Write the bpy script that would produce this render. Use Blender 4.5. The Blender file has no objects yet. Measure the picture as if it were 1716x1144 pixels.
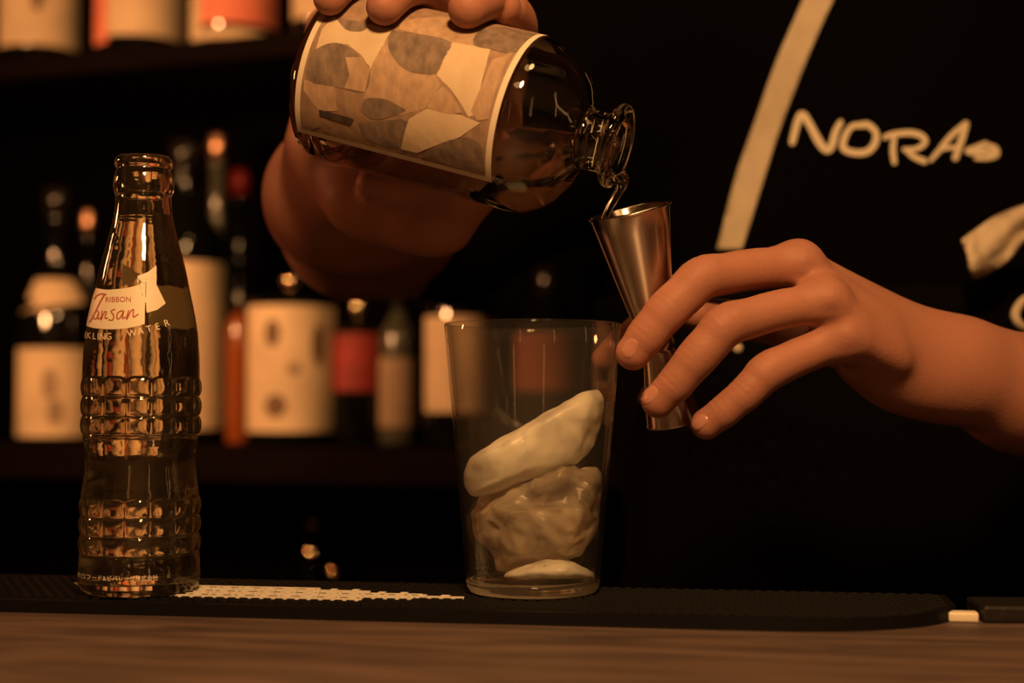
import bpy, bmesh, math, random
import numpy as np
from mathutils import Vector, Matrix, noise
from mathutils.bvhtree import BVHTree

random.seed(4)
S = bpy.context.scene
C = S.collection
PI = math.pi

# ------------------------------------------------------------------ camera
FPX = 1716 * 50 / 36.0
CAMZ = 0.095
PITCH = math.atan(99 / FPX)
cam_d = bpy.data.cameras.new('camera')
cam = bpy.data.objects.new('camera', cam_d)
C.objects.link(cam)
cam_d.lens = 50
cam_d.sensor_width = 36
cam_d.clip_start = 0.02
cam.location = (0, 0, CAMZ)
cam.rotation_euler = (PI / 2 + PITCH, 0, 0)
cam_d.dof.use_dof = True
cam_d.dof.focus_distance = 0.655
cam_d.dof.aperture_fstop = 4.1
S.camera = cam
CAM = Vector((0, 0, CAMZ))
FW = Vector((0, math.cos(PITCH), math.sin(PITCH)))
UP = Vector((0, -math.sin(PITCH), math.cos(PITCH)))
RT = Vector((1, 0, 0))


def P(x, y, d):
    """photo position at distance d along the lens axis, as a point of the room"""
    return CAM + RT * ((x - 858) / FPX * d) + UP * ((572 - y) / FPX * d) + FW * d


def G(x, y, z=0.0):
    r = P(x, y, 1.0) - CAM
    return CAM + r * ((z - CAMZ) / r.z)


# ------------------------------------------------------------------ light, world, exposure
S.view_settings.view_transform = 'Standard'
S.view_settings.look = 'None'
S.view_settings.gamma = 1.0
S.view_settings.use_curve_mapping = False
S.view_settings.exposure = 0.0
S.cycles.max_bounces = 24
S.cycles.transmission_bounces = 24
S.cycles.transparent_max_bounces = 24
S.cycles.glossy_bounces = 10
S.cycles.sample_clamp_indirect = 4.0
S.cycles.blur_glossy = 0.3
w = bpy.data.worlds.new('dark_bar_room')
S.world = w
w.use_nodes = True
w.node_tree.nodes['Background'].inputs[0].default_value = (1.0, 0.46, 0.16, 1)
w.node_tree.nodes['Background'].inputs[1].default_value = 0.0015
WARM = (1.0, 0.51, 0.19)


def lamp(name, loc, target, size, power, color=WARM, shape='DISK', size_y=None, spread=PI):
    l = bpy.data.lights.new(name, 'AREA')
    l.shape = shape
    l.size = size
    if size_y:
        l.size_y = size_y
    l.energy = power
    l.color = color
    l.spread = spread
    o = bpy.data.objects.new(name, l)
    C.objects.link(o)
    o.location = loc
    o.rotation_euler = (Vector(target) - Vector(loc)).to_track_quat('-Z', 'Y').to_euler()
    return o


lamp('pendant_lamp_light', (0.04, 0.02, 0.67), (0.04, 0.66, 0.16), 0.13, 8.6)
lamp('ceiling_lamp_light', (0.22, 0.24, 0.98), (0.10, 0.68, 0.12), 0.16, 1.7)
lamp('shelf_lamp_light', (-0.78, 0.70, 0.36), (-0.28, 1.6, 0.30), 0.10, 3.7, (1.0, 0.45, 0.17), spread=1.7)
lamp('side_lamp_light', (-0.95, 0.90, 0.42), (-0.08, 0.8, 0.2), 0.10, 1.8, (1.0, 0.33, 0.12))
# tall strip lights added unseen on the guests' side, for streaks in glass and steel
lamp('added_streak_light', (0.62, -0.55, 0.32), (0.05, 0.66, 0.15), 0.022, 0.13, (1.0, 0.50, 0.2), 'RECTANGLE', 0.55)
lamp('added_streak_light', (-0.42, -0.75, 0.36), (0.0, 0.66, 0.15), 0.026, 0.13, (1.0, 0.46, 0.17), 'RECTANGLE', 0.55)
lamp('added_streak_light', (1.25, 0.25, 0.36), (0.05, 0.66, 0.15), 0.03, 0.13, (1.0, 0.50, 0.2), 'RECTANGLE', 0.5)
lamp('room_wash_light', (0.0, -1.0, 1.4), (0.0, -1.9, 0.3), 0.3, 5.0, (1.0, 0.45, 0.16))  # added to light the wall behind the camera for brown jigger reflections


# ------------------------------------------------------------------ materials
def mat(name):
    m = bpy.data.materials.new(name)
    m.use_nodes = True
    m.node_tree.nodes.clear()
    return m, m.node_tree.nodes, m.node_tree.links


def principled(name, col, rough=0.5, metal=0.0, noise_amt=0.0, noise_scale=50, bump=0.0, bump_scale=200,
               trans=0.0, ior=1.45, sss=0.0, coat=0.0, stretch=None, col2=None, spec=0.5, sss_r=(1, .3, .15), sss_s=.004):
    m, n, l = mat(name)
    out = n.new('ShaderNodeOutputMaterial')
    b = n.new('ShaderNodeBsdfPrincipled')
    l.new(b.outputs[0], out.inputs[0])
    b.inputs['Base Color'].default_value = (*col, 1)
    b.inputs['Roughness'].default_value = rough
    b.inputs['Metallic'].default_value = metal
    b.inputs['Transmission Weight'].default_value = trans
    b.inputs['IOR'].default_value = ior
    b.inputs['Coat Weight'].default_value = coat
    b.inputs['Coat Roughness'].default_value = 0.08
    b.inputs['Specular IOR Level'].default_value = spec
    if sss:
        b.inputs['Subsurface Weight'].default_value = sss
        b.inputs['Subsurface Radius'].default_value = sss_r
        b.inputs['Subsurface Scale'].default_value = sss_s
    tc = n.new('ShaderNodeTexCoord')
    src = tc.outputs['Object']
    if stretch:
        mp = n.new('ShaderNodeMapping')
        mp.inputs['Scale'].default_value = stretch
        l.new(src, mp.inputs[0])
        src = mp.outputs[0]
    if noise_amt > 0 or col2:
        nz = n.new('ShaderNodeTexNoise')
        nz.inputs['Scale'].default_value = noise_scale
        nz.inputs['Detail'].default_value = 6
        l.new(src, nz.inputs['Vector'])
        cr = n.new('ShaderNodeValToRGB')
        cr.color_ramp.elements[0].position = 0.3
        cr.color_ramp.elements[1].position = 0.7
        c2 = col2 if col2 else tuple(c * (1 - noise_amt) for c in col)
        cr.color_ramp.elements[0].color = (*c2, 1)
        cr.color_ramp.elements[1].color = (*col, 1)
        l.new(nz.outputs[0], cr.inputs[0])
        l.new(cr.outputs[0], b.inputs['Base Color'])
    if bump > 0:
        nb = n.new('ShaderNodeTexNoise')
        nb.inputs['Scale'].default_value = bump_scale
        nb.inputs['Detail'].default_value = 4
        l.new(src, nb.inputs['Vector'])
        bp = n.new('ShaderNodeBump')
        bp.inputs['Strength'].default_value = 1.0
        bp.inputs['Distance'].default_value = bump
        l.new(nb.outputs[0], bp.inputs['Height'])
        l.new(bp.outputs[0], b.inputs['Normal'])
    return m


def glass_mat(name, col=(1, 1, 1), ior=1.5, rough=0.0):
    m, n, l = mat(name)
    out = n.new('ShaderNodeOutputMaterial')
    g = n.new('ShaderNodeBsdfGlass')
    g.inputs['Color'].default_value = (*col, 1)
    g.inputs['IOR'].default_value = ior
    g.inputs['Roughness'].default_value = rough
    l.new(g.outputs[0], out.inputs[0])
    return m


def thin_glass_mat(name, tint=(0.97, 0.96, 0.93), haze=0.013):
    """thin-walled glass: straight transmission plus reflection that grows towards grazing angles"""
    m, n, l = mat(name)
    out = n.new('ShaderNodeOutputMaterial')
    t = n.new('ShaderNodeBsdfTransparent')
    t.inputs[0].default_value = (*tint, 1)
    gl = n.new('ShaderNodeBsdfGlossy')
    gl.inputs['Roughness'].default_value = 0.03
    lw = n.new('ShaderNodeLayerWeight')
    lw.inputs['Blend'].default_value = 0.5
    pw = n.new('ShaderNodeMath')
    pw.operation = 'POWER'
    pw.inputs[1].default_value = 3.0
    ml = n.new('ShaderNodeMath')
    ml.operation = 'MULTIPLY_ADD'
    ml.inputs[1].default_value = 0.80
    ml.inputs[2].default_value = 0.045
    mx = n.new('ShaderNodeMixShader')
    l.new(lw.outputs['Facing'], pw.inputs[0])
    l.new(pw.outputs[0], ml.inputs[0])
    l.new(ml.outputs[0], mx.inputs[0])
    l.new(t.outputs[0], mx.inputs[1])
    l.new(gl.outputs[0], mx.inputs[2])
    # a film of condensation scatters a little light
    df = n.new('ShaderNodeBsdfDiffuse')
    df.inputs[0].default_value = (0.9, 0.88, 0.82, 1)
    tr = n.new('ShaderNodeBsdfTranslucent')
    tr.inputs[0].default_value = (0.9, 0.88, 0.82, 1)
    m2 = n.new('ShaderNodeMixShader')
    m2.inputs[0].default_value = 0.5
    l.new(df.outputs[0], m2.inputs[1])
    l.new(tr.outputs[0], m2.inputs[2])
    m3 = n.new('ShaderNodeMixShader')
    m3.inputs[0].default_value = haze
    l.new(mx.outputs[0], m3.inputs[1])
    l.new(m2.outputs[0], m3.inputs[2])
    l.new(m3.outputs[0], out.inputs[0])
    return m


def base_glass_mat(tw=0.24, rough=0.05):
    m = glass_mat('thick_glowing_glass', (0.98, 0.96, 0.9), 1.5, rough)
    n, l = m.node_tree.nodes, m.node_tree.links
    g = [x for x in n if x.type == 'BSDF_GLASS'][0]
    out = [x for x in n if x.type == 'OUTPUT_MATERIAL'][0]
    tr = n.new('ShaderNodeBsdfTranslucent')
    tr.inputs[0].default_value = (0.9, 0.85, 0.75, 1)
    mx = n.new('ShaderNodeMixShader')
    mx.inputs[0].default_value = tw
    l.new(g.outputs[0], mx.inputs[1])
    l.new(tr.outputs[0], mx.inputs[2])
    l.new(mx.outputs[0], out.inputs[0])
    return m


def wood_mat():
    m, n, l = mat('worn_brown_wood')
    out = n.new('ShaderNodeOutputMaterial')
    b = n.new('ShaderNodeBsdfPrincipled')
    l.new(b.outputs[0], out.inputs[0])
    tc = n.new('ShaderNodeTexCoord')
    mp = n.new('ShaderNodeMapping')
    mp.inputs['Scale'].default_value = (2.2, 16, 10)
    l.new(tc.outputs['Object'], mp.inputs[0])
    nz = n.new('ShaderNodeTexNoise')
    nz.inputs['Scale'].default_value = 5
    nz.inputs['Detail'].default_value = 8
    nz.inputs['Distortion'].default_value = 0.6
    l.new(mp.outputs[0], nz.inputs['Vector'])
    cr = n.new('ShaderNodeValToRGB')
    e = cr.color_ramp.elements
    e[0].position = 0.32
    e[0].color = (0.040, 0.027, 0.022, 1)
    e[1].position = 0.68
    e[1].color = (0.115, 0.075, 0.058, 1)
    l.new(nz.outputs[0], cr.inputs[0])
    n2 = n.new('ShaderNodeTexNoise')
    n2.inputs['Scale'].default_value = 9
    n2.inputs['Detail'].default_value = 3
    l.new(tc.outputs['Object'], n2.inputs['Vector'])
    mx = n.new('ShaderNodeMix')
    mx.data_type = 'RGBA'
    mx.blend_type = 'MULTIPLY'
    mx.inputs[0].default_value = 0.6
    l.new(cr.outputs[0], mx.inputs[6])
    l.new(n2.outputs['Color'], mx.inputs[7])
    hs = n.new('ShaderNodeHueSaturation')
    hs.inputs['Saturation'].default_value = 1.0
    hs.inputs['Value'].default_value = 1.5
    cr2 = n.new('ShaderNodeValToRGB')
    cr2.color_ramp.elements[0].color = (0.45, 0.45, 0.45, 1)
    cr2.color_ramp.elements[1].color = (1, 1, 1, 1)
    l.new(n2.outputs[0], cr2.inputs[0])
    l.new(cr2.outputs[0], mx.inputs[7])
    l.new(mx.outputs[2], hs.inputs['Color'])
    l.new(hs.outputs[0], b.inputs['Base Color'])
    b.inputs['Roughness'].default_value = 0.55
    bp = n.new('ShaderNodeBump')
    bp.inputs['Distance'].default_value = 0.0006
    l.new(nz.outputs[0], bp.inputs['Height'])
    l.new(bp.outputs[0], b.inputs['Normal'])
    return m


M = {}
M['wood'] = wood_mat()
M['glass'] = glass_mat('clear_glass', (0.99, 0.985, 0.96), 1.5)
M['glass_soft'] = glass_mat('pressed_clear_glass', (0.97, 0.95, 0.9), 1.5, 0.02)
M['base_glass'] = base_glass_mat()  # translucent share imitates the glow of light refracted in the base
M['scuffed'] = base_glass_mat(0.02, 0.0)
M['scuffed'].name = 'scuffed_bottle_glass'
_n = M['scuffed'].node_tree
_tc = _n.nodes.new('ShaderNodeTexCoord')
_nz = _n.nodes.new('ShaderNodeTexNoise')
_nz.inputs['Scale'].default_value = 95
_nz.inputs['Detail'].default_value = 2
_bp = _n.nodes.new('ShaderNodeBump')
_bp.inputs['Distance'].default_value = 0.0003
_n.links.new(_tc.outputs['Object'], _nz.inputs['Vector'])
_n.links.new(_nz.outputs[0], _bp.inputs['Height'])
for _g in [x for x in _n.nodes if x.type == 'BSDF_GLASS']:
    _n.links.new(_bp.outputs[0], _g.inputs['Normal'])
M['water'] = glass_mat('clear_liquid', (0.995, 0.985, 0.96), 1.333)
M['tumbler'] = thin_glass_mat('tumbler_glass')
M['rubber'] = principled('black_rubber', (0.006, 0.0055, 0.005), 0.55, spec=0.15)
M['mat_print'] = principled('cream_rubber_print', (0.80, 0.74, 0.62), 0.6, noise_amt=0.1, noise_scale=300)
M['steel'] = principled('brushed_steel', (0.62, 0.52, 0.45), 0.30, 1.0)
_n = M['steel'].node_tree
_b = [x for x in _n.nodes if x.type == 'BSDF_PRINCIPLED'][0]
_b.inputs['Anisotropic'].default_value = 0.96
_b.inputs['Anisotropic Rotation'].default_value = 0.25
_t = _n.nodes.new('ShaderNodeTangent')
_t.direction_type = 'RADIAL'
_t.axis = 'Z'
_n.links.new(_t.outputs[0], _b.inputs['Tangent'])
M['skin'] = principled('skin', (0.405, 0.178, 0.118), 0.55, noise_amt=0.14, noise_scale=28, bump=0.00016, bump_scale=520,
                       sss=0.22, coat=0.0, spec=0.3)
M['nail'] = principled('fingernail', (0.47, 0.22, 0.16), 0.25, sss=0.2, spec=0.5)
M['black_cloth'] = principled('black_cotton', (0.0022, 0.0016, 0.0016), 0.95, bump=0.0006, bump_scale=500, spec=0.03)
M['apron'] = principled('black_apron_canvas', (0.0030, 0.0021, 0.002), 0.9, bump=0.0008, bump_scale=300, spec=0.05)
M['strap'] = principled('beige_webbing', (0.60, 0.50, 0.37), 0.85, noise_amt=0.15, noise_scale=80, bump=0.0004, bump_scale=900)
M['print'] = principled('cream_print', (0.72, 0.62, 0.46), 0.8)
M['flag'] = principled('cream_enamel', (0.80, 0.70, 0.52), 0.45)
M['flag_back'] = principled('tan_enamel', (0.85, 0.75, 0.58), 0.5)
M['red_ink'] = principled('brick_red_enamel', (0.40, 0.055, 0.02), 0.5)
M['paper'] = principled('cream_paper', (0.70, 0.60, 0.45), 0.75)
M['board'] = principled('dark_stained_shelf', (0.0055, 0.0026, 0.0018), 0.75, noise_amt=0.4, noise_scale=12, stretch=(1, 6, 6), spec=0.03)
M['room_wall'] = principled('brown_plaster', (0.40, 0.26, 0.16), 0.9, noise_amt=0.2, noise_scale=4)
M['wall'] = principled('black_brown_wall', (0.0012, 0.0008, 0.0007), 0.95, spec=0.02)
M['dark_glass'] = principled('dark_bottle_glass', (0.003, 0.003, 0.002), 0.04, ior=1.6)
M['amber'] = principled('amber_bottle', (0.20, 0.05, 0.012), 0.12, coat=0.4)
M['green_glass'] = principled('grey_green_bottle', (0.05, 0.05, 0.035), 0.12, coat=0.3)
M['red_label'] = principled('red_paper', (0.24, 0.018, 0.012), 0.7, noise_amt=0.4, noise_scale=30)
M['pink_label'] = principled('coral_paper', (0.72, 0.20, 0.12), 0.7, noise_amt=0.15, noise_scale=30)
M['cream_label'] = principled('aged_cream_paper', (0.62, 0.47, 0.30), 0.8, noise_amt=0.22, noise_scale=22)
M['brown_label'] = principled('red_brown_paper', (0.20, 0.06, 0.03), 0.8, noise_amt=0.3, noise_scale=22)
M['dull_label'] = principled('dull_tan_paper', (0.30, 0.21, 0.13), 0.8, noise_amt=0.3, noise_scale=22)
M['ink'] = principled('brown_black_ink', (0.13, 0.075, 0.04), 0.8)
M['cap_brass'] = principled('brass_cap', (0.85, 0.62, 0.38), 0.06, 1.0)
M['cap_foil'] = principled('copper_foil_cap', (0.8, 0.45, 0.28), 0.35, 1.0)
M['cap_dark'] = principled('black_cap', (0.01, 0.008, 0.006), 0.12)
M['cap_red'] = principled('red_cap', (0.35, 0.02, 0.015), 0.3)
M['white_block'] = principled('cream_plastic', (0.85, 0.76, 0.58), 0.5)
M['black_plastic'] = principled('black_leatherette', (0.012, 0.010, 0.009), 0.45, bump=0.0005, bump_scale=200)


def ice_mat(name='cloudy_ice', t0=0.05, t1=0.55, col=(0.96, 0.91, 0.80, 1), bd=0.0012):
    m, n, l = mat(name)
    out = n.new('ShaderNodeOutputMaterial')
    b = n.new('ShaderNodeBsdfPrincipled')
    tc = n.new('ShaderNodeTexCoord')
    nz = n.new('ShaderNodeTexNoise')
    nz.inputs['Scale'].default_value = 38
    nz.inputs['Detail'].default_value = 5
    nz.inputs['Distortion'].default_value = 1.2
    l.new(tc.outputs['Object'], nz.inputs['Vector'])
    b.inputs['Base Color'].default_value = col
    b.inputs['Roughness'].default_value = 0.28
    b.inputs['IOR'].default_value = 1.31
    b.inputs['Subsurface Weight'].default_value = 0.5
    b.inputs['Subsurface Radius'].default_value = (1, .9, .7)
    b.inputs['Subsurface Scale'].default_value = 0.006
    mr = n.new('ShaderNodeMapRange')
    mr.inputs[1].default_value = 0.35
    mr.inputs[2].default_value = 0.7
    mr.inputs[3].default_value = t0
    mr.inputs[4].default_value = t1
    l.new(nz.outputs[0], mr.inputs[0])
    l.new(mr.outputs[0], b.inputs['Transmission Weight'])
    bp = n.new('ShaderNodeBump')
    bp.inputs['Distance'].default_value = bd
    l.new(nz.outputs[0], bp.inputs['Height'])
    l.new(bp.outputs[0], b.inputs['Normal'])
    l.new(b.outputs[0], out.inputs[0])
    return m


M['ice'] = ice_mat()
M['ice_clear'] = ice_mat('clearer_cracked_ice', 0.35, 1.0, (0.74, 0.64, 0.50, 1), 0.003)


def collage_mat(name, a, b_, scale, dist=1.0):
    return principled(name, a, 0.7, col2=b_, noise_scale=scale, bump=0.0002, bump_scale=300, stretch=(1.0, 1.0, 0.45))


# ------------------------------------------------------------------ object helpers
def link(name, me, m=None, parent=None, smooth=True):
    o = bpy.data.objects.new(name, me)
    C.objects.link(o)
    if m is not None:
        me.materials.append(m)
    if smooth and len(me.polygons):
        me.polygons.foreach_set('use_smooth', [True] * len(me.polygons))
    if parent:
        o.parent = parent
        o.matrix_parent_inverse = parent.matrix_world.inverted()
    return o


def obj(name, bm, m=None, parent=None, smooth=True):
    me = bpy.data.meshes.new(name)
    bm.to_mesh(me)
    bm.free()
    o = link(name, me, m, parent, smooth)
    return o


def tag(o, label, cat, group=None, kind=None):
    o['label'] = label
    o['category'] = cat
    if group:
        o['group'] = group
    if kind:
        o['kind'] = kind
    return o


def thing(name, loc, label, cat, group=None):
    o = bpy.data.objects.new(name, None)
    o.empty_display_size = 0.02
    C.objects.link(o)
    o.location = loc
    bpy.context.view_layer.update()
    return tag(o, label, cat, group)


def frame(origin, axis, toward):
    """matrix whose local Z is axis and local -Y leans toward 'toward'"""
    z = Vector(axis).normalized()
    t = Vector(toward)
    y = -(t - z * t.dot(z)).normalized()
    x = y.cross(z)
    return Matrix(((x.x, y.x, z.x, origin[0]), (x.y, y.y, z.y, origin[1]), (x.z, y.z, z.z, origin[2]), (0, 0, 0, 1)))


def lathe_bm(prof, segs=64, disp=None, closed=False):
    """prof: list of (r, z). rings of r==0 become poles. closed: last ring joins the first"""
    bm = bmesh.new()
    rings = []
    for (r, z) in prof:
        if r < 1e-6:
            rings.append([bm.verts.new((0, 0, z))])
        else:
            ring = []
            for i in range(segs):
                a = 2 * PI * i / segs
                rr = r + (disp(a, z) if disp else 0)
                ring.append(bm.verts.new((rr * math.sin(a), -rr * math.cos(a), z)))
            rings.append(ring)
    pairs = list(zip(rings[:-1], rings[1:]))
    if closed:
        pairs.append((rings[-1], rings[0]))
    for A, B in pairs:
        for i in range(segs):
            j = (i + 1) % segs
            if len(A) == 1 and len(B) == 1:
                break
            if len(A) == 1:
                bm.faces.new((A[0], B[j], B[i]))
            elif len(B) == 1:
                bm.faces.new((A[i], A[j], B[0]))
            else:
                bm.faces.new((A[i], A[j], B[j], B[i]))
    bmesh.ops.recalc_face_normals(bm, faces=bm.faces)
    return bm


def smooth_prof(pts, n=8):
    """Catmull-Rom through the profile points"""
    out = []
    p = [pts[0]] + list(pts) + [pts[-1]]
    for i in range(1, len(p) - 2):
        for k in range(n):
            t = k / n
            q = []
            for c in (0, 1):
                a, b, c_, d = p[i - 1][c], p[i][c], p[i + 1][c], p[i + 2][c]
                q.append(0.5 * (2 * b + (c_ - a) * t + (2 * a - 5 * b + 4 * c_ - d) * t * t + (3 * b - a - 3 * c_ + d) * t ** 3))
            out.append((max(q[0], 0), q[1]))
    out.append(pts[-1])
    return out


def box_bm(sx, sy, sz, bev=0.0, at=(0, 0, 0)):
    bm = bmesh.new()
    bmesh.ops.create_cube(bm, size=1.0)
    bmesh.ops.scale(bm, vec=(sx, sy, sz), verts=bm.verts)
    if bev:
        bmesh.ops.bevel(bm, geom=list(bm.edges), offset=bev, segments=2, affect='EDGES', profile=0.6)
    bmesh.ops.translate(bm, vec=at, verts=bm.verts)
    return bm


def spline(pts, n=8):
    """Catmull-Rom through points of any dimension"""
    pts = [tuple(p) for p in pts]
    p = [pts[0]] + pts + [pts[-1]]
    out = []
    for i in range(1, len(p) - 2):
        for k in range(n):
            t = k / n
            out.append(tuple(0.5 * (2 * b + (c - a) * t + (2 * a - 5 * b + 4 * c - d) * t * t + (3 * b - a - 3 * c + d) * t ** 3)
                             for a, b, c, d in zip(p[i - 1], p[i], p[i + 1], p[i + 2])))
    out.append(pts[-1])
    return out


# flat shapes (drawn in 2D, then laid on a surface)
def poly2d(bm, pts):
    vs = [bm.verts.new((x, y, 0)) for x, y in pts]
    bm.faces.new(vs)


def stroke2d(bm, pts, wd, n=6, caps=True):
    """a brush stroke as a ribbon with round ends; wd a number or one width per point"""
    ws = wd if isinstance(wd, (list, tuple)) else [wd] * len(pts)
    q = spline([(p[0], p[1], w_) for p, w_ in zip(pts, ws)], n)
    L, R = [], []
    for i, (x, y, w_) in enumerate(q):
        a = q[max(i - 1, 0)]
        b = q[min(i + 1, len(q) - 1)]
        dx, dy = b[0] - a[0], b[1] - a[1]
        k = math.hypot(dx, dy) or 1
        nx, ny = -dy / k * w_ / 2, dx / k * w_ / 2
        L.append(bm.verts.new((x + nx, y + ny, 0)))
        R.append(bm.verts.new((x - nx, y - ny, 0)))
    for i in range(len(q) - 1):
        try:
            bm.faces.new((L[i], L[i + 1], R[i + 1], R[i]))
        except ValueError:
            pass
    if caps:
        for x, y, w_ in (q[0], q[-1]):
            vs = [bm.verts.new((x + w_ / 2 * math.cos(t * PI / 6), y + w_ / 2 * math.sin(t * PI / 6), 0)) for t in range(12)]
            bm.faces.new(vs)


def text2d(s, size):
    c = bpy.data.curves.new('t', 'FONT')
    c.body = s
    c.size = size
    c.align_x = 'CENTER'
    c.align_y = 'CENTER'
    c.resolution_u = 3
    o = bpy.data.objects.new('t', c)
    C.objects.link(o)
    bpy.context.view_layer.update()
    me = bpy.data.meshes.new_from_object(o.evaluated_get(bpy.context.evaluated_depsgraph_get()))
    bpy.data.objects.remove(o)
    bpy.data.curves.remove(c)
    return me


def add_text2d(bm, s, size, cx, cy, rot=0.0, sx=1.0):
    """y grows downward as in the photo"""
    me = text2d(s, size)
    n0 = len(bm.verts)
    bm.from_mesh(me)
    bm.verts.ensure_lookup_table()
    cr, sr = math.cos(rot), math.sin(rot)
    for v in bm.verts[n0:]:
        x, y = v.co.x * sx, -v.co.y
        v.co = (cx + x * cr - y * sr, cy + x * sr + y * cr, 0)
    bpy.data.meshes.remove(me)


def cut_grid(bm, step):
    bmesh.ops.triangulate(bm, faces=bm.faces)
    for ax in (0, 1):
        lo = min(v.co[ax] for v in bm.verts)
        hi = max(v.co[ax] for v in bm.verts)
        k = lo + step
        no = (1, 0, 0) if ax == 0 else (0, 1, 0)
        while k < hi:
            co = (k, 0, 0) if ax == 0 else (0, k, 0)
            bmesh.ops.bisect_plane(bm, geom=list(bm.verts) + list(bm.edges) + list(bm.faces), plane_co=co, plane_no=no)
            k += step


def project(bm, bvh, off, center=CAM):
    """lay a flat shape drawn over the photo on the surface it sits on, lifted by off"""
    bad = []
    for v in bm.verts:
        d = (P(v.co.x, v.co.y, 1.0) - center).normalized()
        loc, nor, idx, dist = bvh.ray_cast(center, d)
        if loc is None:
            bad.append(v)
            continue
        if nor.dot(d) > 0:
            nor = -nor
        v.co = loc + nor * off
    if bad:
        bmesh.ops.delete(bm, geom=bad, context='VERTS')


def thicken(o, t):
    md = o.modifiers.new('solid', 'SOLIDIFY')
    md.thickness = t
    md.offset = 0
    return o


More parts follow.
